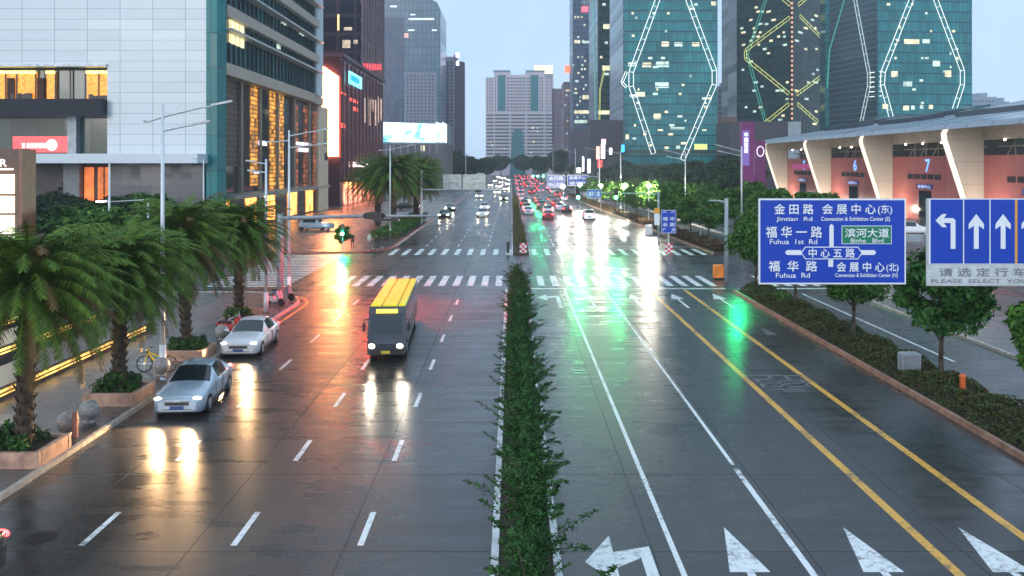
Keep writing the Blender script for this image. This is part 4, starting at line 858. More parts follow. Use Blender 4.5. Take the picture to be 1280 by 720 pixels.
def randlit(n, x0, x1, y0, y1, wmin=3, wmax=8, step=5.6):
    out = []
    for i in range(n*3):
        r = random.randint(0, int((y1-y0)/step)); w = random.uniform(wmin, wmax); x = random.uniform(x0, x1-w); y = y0+r*step
        if all(abs(y-b[2]) > 2 or x > b[1]+.5 or x+w < b[0]-.5 for b in out): out.append((x, x+w, y, y+step*.5))
        if len(out) >= n: break
    return out
TEAL = gridmat('teal_curtain_wall', (.012,.19,.21), (.006,.07,.08), 'x', 1.5, 3.9, .16, .5, .45, .12, .5, c2=(.025,.30,.32))
TEALD = gridmat('dark_teal_curtain_wall', (.008,.045,.045), (.003,.012,.014), 'x', 1.5, 3.9, .16, .9, .5, .2, .4)
TEALG = gridmat('dark_green_curtain_wall', (.005,.045,.038), (.002,.010,.010), 'x', 1.5, 3.9, .16, .9, .6, .3, .12)
STRIPE = gridmat('striped_glass_side', (.10,.17,.22), (.03,.06,.08), 'y', 400, 3.0, .001, 1.1, .2, .25, .4)
# first teal tower
A1, B1 = (42.0,330), (77.1,330)
t = thing('glass_tower','teal glass tower outlined with white light diamonds, left of the two biggest','skyscraper',(60,350,0))
MB().prism([(42,330),(77.1,330),(77.1,376),(42,376)], 0, 125).build('curtain_wall', [TEAL], t)
MB().prism([(41.7,330.4),(42-.002,330.4),(42-.002,375.6),(41.7,375.6)], 0, 125).build('side_wall', STRIPE, t)
MB().box(42,77.1,329.6,329.95,13,14.2).box(41.9,77.2,328.6,329.95,0,9).build('base', mat('tower_base_dark', (.03,.035,.035), .4), t)
m = MB()
for z in range(18, 120, 4): m.box(42.05,77.05,329.86,329.96,z,z+.28)
m.build('floor_bands', mat('floor_band', (.05,.16,.17), .3), t)
litwins(t, A1, B1, [(803,814,78,84),(820,836,77,84),(817,826,142,149),(819,836,103,110),(827,836,52,58),(843,853,53,58),(865,874,53,58),(785,796,78,83),(795,806,115,121),(838,856,159,162),(782,786,168,174),(787,795,118,122),(889,895,2,7),(868,872,4,7),(812,815,180,183),(845,850,182,186)]+randlit(34,786,890,4,190,2,7))
for pts in ([(824,-6),(789,90),(789,108),(817,192)],[(858,-6),(893,88),(893,106),(853,200)]): truss(t, A1, B1, pts, TRUSSW)
truss(t, A1, B1, [(783,90),(777.5,103),(783,109)], TRUSSW, .8)
litwins(t, A1, B1, [(868,884,180,187)], emit('yellow_board', (.7,.8,.25), .9))
# second tower, hidden behind: dark front and striped side
t = thing('glass_tower','dark glass tower with a striped side, tucked behind the left teal tower','skyscraper',(55,460,0)); A2, B2 = (43.2,440), (80,440)
MB().prism([(43.2,440),(80,440),(80,490),(43.2,490)], 0, 150).build('curtain_wall', TEALD, t); MB().prism([(42.8,440.4),(43.198,440.4),(43.198,489.6),(42.8,489.6)], 0, 150).build('side_wall', STRIPE, t)
litwins(t, A2, B2, [(754,762,30,36),(756,760,52,55),(753,762,82,88),(755,761,91,94),(748,762,138,143),(753,757,4,7),(750,753,70,73)]); truss(t, (42.8,440), (42.8,490), [(741,0),(745,180)], TRUSSG, .8, .12, .3); truss(t, A2, B2, [(756,85),(750,112),(748.6,190)], TRUSSY, .5, .1, .3, 5)
# dark blue tower with the red sign
t = thing('office_tower','tall slim dark blue tower with a small red sign, left of the striped towers','skyscraper',(42,570,0)); A3, B3 = (38.6,560), (60,560)
NAVY = gridmat('navy_grid', (.04,.08,.15), (.10,.14,.21), 'x', 2.4, 3.6, .5, .9, .4, .3, .4)
MB().prism([(38.6,560),(60,560),(60,590),(38.6,590)], 0, 140).build('curtain_wall', NAVY, t)
litwins(t, A3, B3, [(718,725,50,54),(728,737,51,54),(718,737,138,142),(718,734,150,154),(728,736,119,124),(719,723,100,103)]+randlit(30,716,736,20,190,1.2,2.4,5)); litwins(t, A3, B3, [(727,735,8,15)], emit('red_logo', (1,.08,.12), 2.5))
m = MB()
for px in (728,730,732,734,736): panel(m, A3, B3, px, px+.8, -4, 6, .03, .2)
m.build('roof_screen', STEEL, t)
t = thing('office_building','purple brown block with a glowing red rooftop sign','building',(36,610,0)); A4, B4 = (33.5,600),(42,600)
PUR = gridmat('purple_brown_grid', (.11,.07,.11), (.20,.14,.18), 'x', 2.2, 3.4, .7, .9, .4, .4)
MB().prism([(35.2,600),(42.5,600),(42.5,625),(35.2,625)],0,65).build('wall', PUR, t); litwins(t, A4, B4, [(706,716.5,82,91)], emit('red_sign', (1,.10,.04), 3)); litwins(t, A4, B4, [(707,713,112,114)]+randlit(8,705.5,716,118,190,1.2,2.2,4))
t = thing('office_building','low grey block in the gap right of the twin roofed building','building',(30,760,0)); MB().prism([(32,700),(40,700),(40,720),(32,720)],0,69).build('wall', PUR, t); MB().prism([(37.6,660),(44,660),(44,680),(37.6,680)],0,53).build('wing', PUR, t)
t = thing('apartment_block','pale block with a long yellow lit rooftop sign behind the twin roofed building','building',(33,800,0)); MB().prism([(22,790),(37,790),(37,810),(22,810)],0,93).build('wall', mat('pale_block', (.35,.36,.42), .7), t)
A5, B5 = (22,790),(37,790); litwins(t, A5, B5, [(668,691,82,92)], emit('yellow_sign', (1,.80,.42), 1.6))
# twin roofed central building
t = thing('apartment_block','wide pinkish white building with two roof towers at the end of the road','building',(6,700,0)); Yc = 700; AC, BC = (-21,Yc),(33,Yc)
PINK = mat('pinkish_wall', (.66,.60,.66), .7, var=.06); CT = mat('teal_strip_glass', (.04,.20,.24), .2); CW = mat('block_window', (.07,.09,.13), .2, var=.3)
m = MB(); X = lambda px: (px-CX)*Yc/F; Zc = lambda py: H-(py-CY)*Yc/F
m.box(X(607),X(692),Yc,Yc+30,0,Zc(97)).box(X(617.5),X(637.5),Yc-.6,Yc+22,0,Zc(90)).box(X(658),X(680.5),Yc-.6,Yc+22,0,Zc(90)).box(X(637.6),X(657.9),Yc-.3,Yc+20,0,Zc(93.5)); m.build('wall', PINK, t)
m = MB(); m.box(X(616.8),X(638),Yc-1,Yc+23,Zc(90),Zc(88)).box(X(657.4),X(681),Yc-1,Yc+23,Zc(90),Zc(88)); m.build('roof', mat('roof_teal_grey', (.16,.26,.30), .5), t)
for a, b, c, d in ((622,632,94,139),(663,673,94,139)): B(X(a),X(b),Yc-.9,Yc-.62,Zc(d),Zc(c)).build('glass_strip', CT, t)
m = MB(); m.extr([(X(637),Yc-1,0),(X(657),Yc-1,0),(X(653.5),Yc-1,Zc(165)),(X(647),Yc-1,Zc(159)),(X(640.5),Yc-1,Zc(165))],(0,.38,0)); m.build('glass_entrance', CT, t)
w = []
for r in range(11):
    py = 97+r*4.0
    for px in list(np.arange(638.5,657.5,2.7)): w.append((X(px),X(px+1.5),Yc-.42,Yc-.305,Zc(py+2.3),Zc(py)))
    for px in (608.5,611.5,614.5,618.6,633.6,635.4,659.2,661,674.8,677.4,682.5,685.5,688.5): w.append((X(px),X(px+1.3),Yc-.75 if (617.5 < px < 637 or 658 < px < 680) else Yc-.12,Yc-.62 if (617.5 < px < 637 or 658 < px < 680) else Yc-.003,Zc(py+2.2),Zc(py)))
parts(t, 'window', w, CW)
w = []
for r in range(14):
    py = 143+r*4.4
    for a, b in ((608,617),(618.5,636.5),(638.5,656.5),(659,679.5),(681.5,691)): o_ = .62 if (617 < a < 619 or 658 < a < 660) else (.305 if a > 637 and a < 640 else .003); w.append((X(a),X(b),Yc-o_-.13,Yc-o_,Zc(py+1.9),Zc(py)))
parts(t, 'window_band', w, CW)
litwins(t, (-21,Yc-.8), (33,Yc-.8), randlit(14,609,690,150,195,1.2,2.2,4.4))
# far left blue grey tower
t = thing('glass_tower','large blue grey glass tower with rounded roof corner on the left, behind the curved screen','skyscraper',(-55,460,0)); AG, BG = (-68,450),(-37.2,450)
BG1 = gridmat('blue_grey_glass', (.10,.19,.26), (.06,.12,.17), 'x', 2.2, 3.8, .5, .5, .25, .2, .5); BG2 = gridmat('blue_grey_dark', (.07,.11,.19), (.05,.08,.14), 'x', 2.4, 3.8, .3, .6, .3, .3, .4)
m = MB(); m.extr([(-80,450,0),(-36.6,450,0),(-36.6,450,88),(-38.2,450,91.5),(-41,450,93.2),(-80,450,93.8)],(0,40,0)); m.build('curtain_wall', BG1, t)
m = MB(); panel(m, AG, BG, 478,504,22,180,.02,.5); m.build('dark_wing', BG2, t); m = MB(); panel(m, AG, BG, 505,546,90,180,.02,.4); m.build('lower_facade', mat('pale_grey_facade', (.22,.25,.33), .6), t)
w = MB(); 
for r in range(20):
    for px in (508.5,513,517.5,522,526.5,531,535.5,540): panel(w, AG, BG, px, px+2, 94+r*4.3, 96.2+r*4.3, .43, .1)
w.build('windows', CW, t); litwins(t, AG, BG, [(477,481,7,9),(488,496,7,9),(513,519,17.5,19),(510,518,37,38.5),(540,546,37,38.5)], emit('cool_white', (.8,.9,1), 1.1)); textmesh('HUARONG TOWER', at(511,23,449)[0], at(543,23,449)[0], at(511,25.5,449)[2], at(511,22,449)[2], 449.8, emit('cool_white', (.8,.9,1), 1.1), 'lettering', t) if False else None
litwins(t, AG, BG, [(x, x+1.8, 22.5, 25) for x in np.arange(511,543,2.7)], emit('cool_white', (.8,.9,1), 1.1)); litwins(t, AG, BG, [(505.5,510.5,41.5,47)], emit('pink_logo', (1,.45,.4), .8))
# brown apartment tower
t = thing('apartment_tower','brown high rise apartment tower with stacked balconies, right of the blue grey tower','building',(-40,520,0)); Yb = 520; X = lambda px: (px-CX)*Yb/F; Zb = lambda py: H-(py-CY)*Yb/F
BR = mat('brown_wall', (.30,.22,.26), .8, var=.08); BRP = mat('pale_brown_wall', (.44,.38,.44), .8, var=.08); BRD = mat('brown_dark', (.13,.08,.12), .8, var=.1)
m = MB(); m.box(X(525),X(541),Yb,Yb+18,0,Zb(74)).box(X(541),X(549),Yb+1,Yb+18,0,Zb(67)).box(X(549),X(568),Yb-.6,Yb+20,0,Zb(71)).box(X(551),X(553),Yb+1,Yb+8,Zb(71),Zb(66.5)); m.build('wall', BRP, t)
m = MB(); m.prism([(X(568),Yb+.4),(X(579),Yb+10),(X(579),Yb+20),(X(568),Yb+20)],0,Zb(75)).box(X(567.5),X(571.5),Yb+.5,Yb+5,Zb(75),Zb(68)); m.build('side_wall', BRD, t)
w = []
for r in range(27):
    py = 77+r*4.3
    for a, b, o_ in ((527,529,.0),(531,533,.0),(535,540,.0),(542.5,547,-1.0),(550,552,.6),(554,556,.6),(558,561,.6),(563,566,.6)): w.append((X(a),X(b),Yb-o_-.14,Yb-o_-.002,Zb(py+2.6),Zb(py)))
parts(t, 'window', w, CW)
w = [(X(a),X(b),Yb-o_-.9,Yb-o_-.15,Zb(77+r*4.3+4.1),Zb(77+r*4.3+3.2)) for r in range(26) for a, b, o_ in ((534.6,540.4,0),(557.6,561.4,.6))]; parts(t, 'balcony', w, BR)
litwins(t, (X(549),Yb-.8), (X(568),Yb-.8), [(569.5,574.5,66,72),(570,574,76,82)], emit('lilac_sign', (.9,.8,1), 1.5))
# curved LED screen building
t = thing('screen_building','low beige building wearing a bright curved blue white screen','building',(-35,300,0)); Yq = 300; X = lambda px: (px-CX)*Yq/F; Zq = lambda py: H-(py-CY)*Yq/F
pts = [(X(470),Yq),(X(545),Yq),(X(552),Yq+.8),(X(557),Yq+3),(X(558.5),Yq+8),(X(558.5),Yq+30),(X(470),Yq+30)]
MB().prism(pts, 0, Zq(180)).build('wall', mat('beige_wall', (.22,.19,.20), .6, var=.1), t); MB().prism([(x-.3,y+.3) for x,y in pts], Zq(180)+.01, Zq(153)).build('parapet', GREY, t)
m = MB(); fp = [(X(470),Yq-.3),(X(545),Yq-.3),(X(552.6),Yq+.6),(X(557.8),Yq+2.8)]
for (a, b) in zip(fp, fp[1:]): m.add([(a[0],a[1],Zq(177.5)),(b[0],b[1],Zq(178.2)),(b[0],b[1],Zq(155)),(a[0],a[1],Zq(152.2))],[(0,1,2,3)])
def screenmat():
    m, nt, b = newmat('curved_screen'); f = noise(nt, .13, 4, rough=.6)
    r = nt.nodes.new('ShaderNodeValToRGB'); nt.links.new(f, r.inputs[0]); e = r.color_ramp.elements; e[0].position = .36; e[0].color = (.03,.42,.70,1); e[1].position = .50; e[1].color = (.80,.93,1,1)
    nt.links.new(r.outputs[0], b.inputs['Emission Color']); b.inputs['Emission Strength'].default_value = 1.6; b.inputs['Base Color'].default_value = (.02,.02,.02,1); return m
m.build('screen', screenmat(), t); m = MB()
for px in range(482,552,9): m.box(X(px),X(px)+.5,Yq-.25,Yq-.02,Zq(193),Zq(181))
m.build('column', BRP, t); B(X(526),X(531),Yq-.2,Yq-.01,Zq(189),Zq(181.5)).build('lit_window', LITW, t)
# pink dark tower over a podium
PX = -36.2
WINE = gridmat('wine_curtain_wall', (.16,.045,.07), (.26,.10,.12), 'y', 3.1, 5.2, .45, .35, .5, .18, .5); WINEF = mat('wine_front', (.045,.022,.045), .3, var=.2); NIGHT = gridmat('dark_tower_glass', (.02,.022,.045), (.075,.055,.07), 'x', 4.2, 4.4, .8, .9, .4, .15, .5)
NIGHTS = gridmat('dark_tower_side', (.015,.025,.04), (.26,.19,.20), 'y', 3.2, 4.3, .7, .75, .4, .15, .5)
t = thing('shopping_podium','wine red shop podium with vertical glass strips along the left side of the road','building',(-45,185,0))
B(-75,PX,185,247,0,31.6).build('wall', WINEF, t); B(PX+.003,PX+.15,185.1,246.9,6,31.5).build('curtain_wall', WINE, t); m = MB()
for i in range(12): m.box(PX+.16,PX+.5,187+i*5.1,187.5+i*5.1,5,31)
m.build('fin', mat('wine_fin', (.12,.05,.06), .4), t); B(PX-10,PX+.9,184.6,247,31.61,32.3).build('cornice', mat('cornice_mauve', (.14,.085,.12), .5), t)
B(PX+.16,PX+3.0,186,246,5.2,5.9).build('canopy', mat('canopy_wine', (.12,.04,.05), .3), t)
for i in range(4): B(PX+.6,PX+.9,197+i*5.4,200.4+i*5.4,8.3,9.5).build('lit_sign', emit('white_shop_sign', (1,.75,.75), 3.5), t)
litwins(t, (PX+.25,185), (PX+.25,247), [(455+i*3.4+random.uniform(0,.8),456.2+i*3.4,118+random.uniform(0,8),150+random.uniform(-12,8)) for i in range(7)], emit('pale_window_strip', (1,.72,.6), .55, .6, .6))
litwins(t, (PX+.2,185), (PX+.2,247), [(426,431,154,160),(437,447,124,128),(441,447,134,139),(426,432,116,118)], emit('red_window', (1,.12,.10), .9)); litwins(t, (PX+.25,185), (PX+.25,247), [(x, x+1.6, 226+random.uniform(-1,1), 235) for x in (432,437,444,451,462,470)], emit('orange_shopfront', (1,.38,.1), 3, .5, 1))
for i in range(9): B(PX-.2,PX+.17+.01,189+i*6.2,192.2+i*6.2,.2,4.6).build('shopfront', emit('shopfront_glow', (1,.26,.15), 2.2, .8, .7), t)
ls = thing('led_screen','tall narrow glowing orange white screen on the front corner of the wine red podium','screen',(-39,184.8,10)); q0 = at(402.5,195,184.7); q1 = at(423,82,184.7)
MB().extr([(q0.x,184.75,q0.z),(q1.x,184.75,q0.z),(q1.x,184.75,at(423,96,184.7).z),(q0.x,184.75,q1.z)],(0,-.25,0)).build('display', emit('big_orange_screen', (1,.30,.10), 48, .35, .12), ls)
m = MB(); m.box(q0.x-.35,q0.x-.01,184.4,184.95,q0.z-.3,q1.z+.2).box(q1.x+.01,q1.x+.3,184.4,184.95,q0.z-.3,at(423,95,184.7).z); m.build('frame', emit('screen_edge', (1,.10,.05), 1.8), ls)
sg = thing('led_screen','small cyan and white lit sign board on the podium wall','screen',(PX+.5,215,25)); m = MB(); panel(m, (PX+.5,185), (PX+.5,247), 435.5,451,93,108,.05,.3); m.build('display', emit('cyan_screen', (.25,.85,1), 1.3), sg); m = MB(); panel(m, (PX+.9,185), (PX+.9,247), 438.5,448.5,96,103,.06,.1); m.build('inner_display', emit('blue_screen', (.01,.35,.75), 1.2), sg)
t = thing('office_tower','dark office tower rising from the wine red podium','skyscraper',(-50,210,32)); B(-80,PX,210,246,32.31,75).build('wall', NIGHT, t); B(PX+.003,PX+.2,210.1,245.9,32.35,75).build('side_wall', NIGHTS, t)
m = MB()
for i in range(9): m.box(PX+.21,PX+.6,210.2+i*4.4,210.9+i*4.4,32.5,75)
m.build('pilaster', mat('pilaster_mauve', (.25,.18,.20), .6), t); litwins(t, (-80,210), (PX,210), [(428,438,50,60),(442,447,50,55),(430,440,34,38)], emit('faint_window', (.9,.7,.5), .5, .7, 1)); litwins(t, (-80,210),(PX,210), [(422,424,18,38)], emit('tiny_gold', (1,.75,.3), 1.5))
litwins(t, (PX+.2,185), (PX+.2,247), [(455+i*3.2,457+i*3.2,80,87) for i in range(7)], emit('red_letters', (1,.05,.06), 2.2))

# white panelled mall with glass lobby
t = thing('shopping_mall','white panelled mall with lit restaurant windows and a tall glass lobby side','building',(-50,105,0))
WP = gridmat('white_wall_panels', (.60,.66,.70), (.26,.32,.36), 'x', 3.9, 1.25, .07, .05, .05, .35, .4, c2=(.66,.71,.74)); X0 = -36.5
fx = lambda px: (px-CX)*105/F; fz = lambda py: H-(py-CY)*105/F
wl = MB(); wl.box(-110,X0-.001,105,105.6,fz(80),60).box(fx(134),X0-.001,105,105.6,fz(193),fz(80)); wl.build('front_wall', WP, t)
B(-110,X0-.8,111,170,0,60).build('core', mat('mall_core', (.10,.11,.12), .6), t); B(-110,X0-.8,105.61,110.9,fz(80)+.01,60).build('roof', GREY, t)
m = MB(); m.box(-110,fx(134),104.6,106.2,fz(83.5),fz(80)); m.build('recess_ceiling', mat('ceiling_pale', (.6,.64,.66), .4), t)
B(-110,fx(134.5),103.6,104.59,fz(145),fz(124.5)).build('balcony', mat('charcoal_band', (.008,.011,.02), .7), t); B(-110,fx(134),104.6,110.9,fz(145)-.001,fz(143.5)).build('floor', GREY, t)
for a, b, c, d in ((-12,11,89,123),(11.3,37,89,123),(49.5,61,89,123),(100.5,130,89,123)): B(fx(a),fx(b),106.6,106.75,fz(d),fz(c)).build('restaurant_window', WARM, t)
B(-110,fx(134),106.9,107.1,fz(124),fz(83.5)).build('glass_wall', gridmat('dark_green_glazing', (.03,.06,.06), (.02,.03,.03), 'x', 2, 9, .12, .1, .3, .1), t)
for a, b in ((-12,37),(49.5,61),(100.5,130)): B(fx(a),fx(b),106.3,106.42,fz(90.5),fz(87)).build('string_lights', emit('string_lights', (1,.75,.18), 3, .8, 6), t)
m = MB()
for px in (-2,12,36,48,61,80,99,116,131.5): m.box(fx(px)-.07,fx(px)+.07,106.45,106.59,fz(124),fz(83.5))
m.build('window_frame', DARK, t)['kind'] = 'stuff'; m = MB(); random.seed(4)
for px in (8,16,20,25,30,107,113,119,125): m.box(fx(px)-.25,fx(px)+.25,106.2,106.4,fz(124),fz(random.uniform(115,119)))
m.build('table', DARK, t); 
for a, b in ((0,10),(38,49)): B(fx(a),fx(b),106.45,106.55,fz(123),fz(96)).build('curtain', mat('brown_curtain', (.07,.025,.015), .8), t)
B(-110,fx(134),106.9,107.1,fz(192),fz(145)+.01).build('lower_glazing', gridmat('lower_glazing', (.05,.085,.08), (.03,.045,.045), 'x', 3.2, 9, .15, .1, .3, .1), t)
B(fx(80),fx(91),105.8,106.88,fz(192),fz(145)+.01).build('column', GREY, t)
B(fx(8),fx(80),106.3,106.4,fz(190.5),fz(170)).build('red_sign', emit('red_pink_sign', (1,.12,.13), .75, .3, .5), t); textmesh('FOOD', fx(22), fx(42), fz(186), fz(178), 106.27, emit('sign_letters', (1,.8,.8), 1.4), 'lettering', t) if False else None
m = MB(); m.ball((fx(58),106.2,fz(181)),.7,14,8,(1,.1,1)); 
for px in (21,27,32,37,42,47): m.box(fx(px),fx(px+3),106.1,106.28,fz(185),fz(178.5))
m.build('sign_symbols', emit('sign_letters', (1,.8,.8), 1.2), t)
B(fx(28),X0+.2,101.5,105.9,fz(204),fz(192.5)).build('canopy', mat('canopy_white', (.55,.62,.68), .35, var=.05), t)
B(fx(137),X0-.5,105.2,105.7,0,fz(204)-.01).build('stone_wall', gridmat('grey_stone_wall', (.10,.105,.12), (.05,.05,.06), 'x', 1.2, .8, .04, .04, .25, .4), t)
B(-110,fx(137)-.01,106.2,106.6,0,fz(204)-.01).build('ground_floor_wall', mat('dark_wall', (.06,.05,.045), .6), t)
B(fx(78),fx(98),105.2,106.19,0,fz(204)-.01).build('column', mat('column_grey', (.18,.20,.22), .5), t); 
for a, b in ((100,112),(117,124),(126,134),(2,24)): B(fx(a),fx(b),106.05,106.15,2.5,fz(209)).build('warm_doorway', emit('orange_doorway', (1,.22,.03), .6, .6, .5), t)
m = MB()
for i in range(12): m.box(fx(28)+i*.45,fx(28)+i*.45+.5,105.3,106.0,1.0+i*.62,1.25+i*.62)
m.build('stairs', mat('stair_rail', (.05,.035,.02), .5), t)
# glass corner and road side
SIDE = gridmat('side_glazing', (.03,.11,.12), (.01,.03,.035), 'y', 1.6, 40, .10, .1, .5, .08, .6); CORN = gridmat('corner_glazing', (.01,.17,.18), (.02,.06,.07), 'x', 3, 4.1, .08, .12, .3, .3, .25)
zb = 21.6
B(X0,X0+1.3,105,108.4,0,60).build('corner_glazing', CORN, t); B(X0-.79,X0+.4,108.41,160,zb,60).build('side_glazing', SIDE, t)
BEI = mat('beige_band', (.34,.30,.26), .5, var=.15)
m = MB(); m.box(X0-.7,X0+1.2,108.9,158,zb-1.5,zb+.0).box(X0-.7,X0+.5,158.001,168,zb-1.5,zb); m.build('cornice', BEI, t)
for z, hh in ((27.4,1.4),(33.8,1.4),(40.4,1.4),(47,1.4)): B(X0+.401,X0+1.3,108.9,161,z,z+hh).build('floor_band', BEI, t)
for z in (25.6,31.2,37.6): B(X0+.401,X0+1.9,109,162,z,z+.25).build('ledge', mat('ledge_metal', (.45,.45,.46), .35), t)
B(X0-.5,X0+1.0,160.01,165.5,zb,60).build('end_pier', mat('pale_pier', (.42,.50,.58), .5), t)
m = MB()
for i in range(26): m.box(X0+.401,X0+.62,110+i*2,110.12+i*2,zb+.01,60)
m.build('mullion', DARK, t)
litwins(t, (X0+.45,108), (X0+.45,160), [(286,305,29,57)], emit('office_light', (1,.88,.45), 1.1, .3, 1)); litwins(t, (X0+.45,108), (X0+.45,160), [(263,269,33,48)], LITW)
for rr in [(352,358,24,31),(362,368,28,33),(374,380,38,44),(345,350,56,61)]: litwins(t, (X0+.45,108), (X0+.45,160), [rr], LITW2)
# lobby under the cornice
LOB = gridmat('lobby_glass', (.035,.03,.025), (.10,.08,.06), 'y', 2.4, 3.4, .12, .10, .4, .06, .7)
B(X0-.79,X0-.6,108.41,171,5.1,zb-1.51).build('lobby_glass', LOB, t)
for a, b, c, d in ((313,321,103,232),(337,354,112,242)): litwins(t, (X0-.6,108), (X0-.6,171), [(a,b,c,d)], WARM2)
for a, b, c, d in ((282,298,88,208),): litwins(t, (X0-.6,108), (X0-.6,171), [(a,b,c,d)], gridmat('louvres', (.10,.045,.03), (.02,.01,.01), 'y', 9, .7, .1, .3, .2, .4))
litwins(t, (X0-.4,108), (X0-.4,171), [(323,333,176,182),(318,326,214,217),(370,388,178,182),(373,386,185,190)], emit('shop_letters', (.9,.85,1), 1.0, .5, 2))
for y in (119,128,137.5,148,159): B(X0-.59,X0-.1,y,y+.9,5.1,zb-1.51).build('pillar', mat('lobby_pillar', (.20,.16,.13), .5), t)
litwins(t, (X0-.6,108), (X0-.6,171), [(366,372,130,236),(379,384,132,236),(391,397,140,240)], emitgrid('dim_red_lobby', (1,.25,.08), .28, .9))
B(X0-.59,X0-.05,166,175,0,zb-1.51).build('end_pillar', mat('beige_stone', (.50,.42,.33), .5, var=.12), t)
textmesh('▮', 171.5, 172.3, 12.5, 15.5, X0-.03, DARK, 'wall_mark', t, 'side'); textmesh('▬', 171.5, 174.5, 9.8, 11.2, X0-.03, DARK, 'wall_mark', t, 'side')
B(X0-.59,X0+2.2,109,165.9,4.6,5.09).build('canopy', mat('canopy_grey', (.20,.21,.21), .3), t)
B(X0-.7,X0-.5,108.5,170,.2,4.59).build('shopfront', gridmat('shopfront_glass', (.08,.03,.015), (.03,.02,.015), 'y', 2.4, 9, .2, .1, .5, .1), t)
for y, w_ in ((112,3),(122,5),(133,4),(145,6),(158,5)): B(X0-.49,X0-.38,y,y+w_,.4,4.2).build('lit_shopfront', emit('ground_shop_glow', (1,.36,.08), 2.6, .7, .6), t)
# brown shop building cut by the left edge
t = thing('shop_building','brown shop front with glowing white panels and a letter sign, cut by the left edge','building',(-40,62,0)); g = lambda px: (px-CX)*62/F; gz = lambda py: H-(py-CY)*62/F
BRN = mat('brown_cladding', (.10,.045,.03), .4, var=.15)
B(g(-60),g(27.5),62,63.0,0,gz(186)).build('wall', BRN, t); B(g(27.6),g(31.5),61.6,63.4,0,gz(187)).build('pier', mat('copper_pier', (.22,.09,.05), .4), t)
for a, b in ((218,242),(245,266),(269,292),(295,318)): B(g(-50),g(18.5),61.8,61.99,gz(b),gz(a)).build('light_panel', emit('warm_white_panel', (1,.93,.66), 1.8), t)
B(g(-50),g(17),61.85,61.99,gz(212.5),gz(210.5)).build('light_strip', emit('warm_white_panel', (1,.93,.66), 1.8), t); textmesh('ER', g(-7), g(8.5), gz(208), gz(199), 61.97, emit('letter_white', (1,.97,.9), 1.3), 'lettering', t)

# steps with golden light strips on the left plaza
for i, (x, zt, lb) in enumerate(((-19.2,.62,'low dark step with a golden light strip nearest the palms'),(-22.4,1.0,'second low step with a golden light strip on the left plaza'),(-25.4,1.3,'farthest low step with a light strip on the left plaza'))):
    t = thing('lit_step', lb, 'step', (x, 35, .1)); B(x-2.0,x,18,47+i*2,.12,zt).build('step', mat('step_stone', (.07,.07,.075), .3), t); m = MB(); m.box(x+.002,x+.06,19,46+i*2,zt-.20,zt-.12).box(x+.002,x+.06,19,46+i*2,zt-.34,zt-.30); m.build('light_strip', LED, t)

# exhibition hall
t = thing('exhibition_hall','long pink exhibition hall with leaning cream fins and a grey sloping roof','building',(66,150,0))
XW = 64.9; PW = gridmat('pink_wall_panels', (.48,.14,.13), (.25,.07,.065), 'y', 3.0, 40, .06, .1, .08, .4, .4)
FIN = gridmat('fin_cream', (.50,.45,.38), (.22,.19,.16), 'x', 2.6, 3.1, .03, .05, .08, .5, .3); FEDGE = emit('fin_edge_uplight_glow', (1,.86,.70), .9)  # FEDGE: uplighting on the fin edges put in as emission, not a lamp
B(XW,120,90,212,0,10.2).build('wall', PW, t); B(XW+4,118,91,211,10.21,14).build('upper_glazing', mat('dark_upper', (.03,.035,.03), .3), t)
B(XW-.3,XW+.5,90,212,12.3,14.3).build('beam', mat('beam_beige', (.42,.36,.30), .5), t)
prof = [(58.9,13.7),(59.3,14.4),(62,15.0),(66,15.6),(90,19.6),(130,22),(130,20),(90,18.4),(66,14.5),(60.2,14.31)]
m = MB(); m.extr([(x,89,z) for x,z in prof],(0,124,0)); m.build('roof', gridmat('roof_sheets', (.24,.29,.36), (.15,.18,.22), 'y', 6, 400, .5, .1, .15, .3, .5), t)
m = MB()
for i in range(4):
    for x, dz in ((72,.0),(80,.0)):
        y = 93+i*30; z = 15.6+(x-66)*(4.0/24); m.extr([(x,y,z-.2),(x+3.2,y,z+.3),(x+3.2,y,z+1.5),(x,y,z+.8)],(0,20,0))
m.build('skylight', mat('skylight_dark', (.03,.045,.07), .2), t)
nums = {121:'7',150:'6',179:'5',92:'8'}
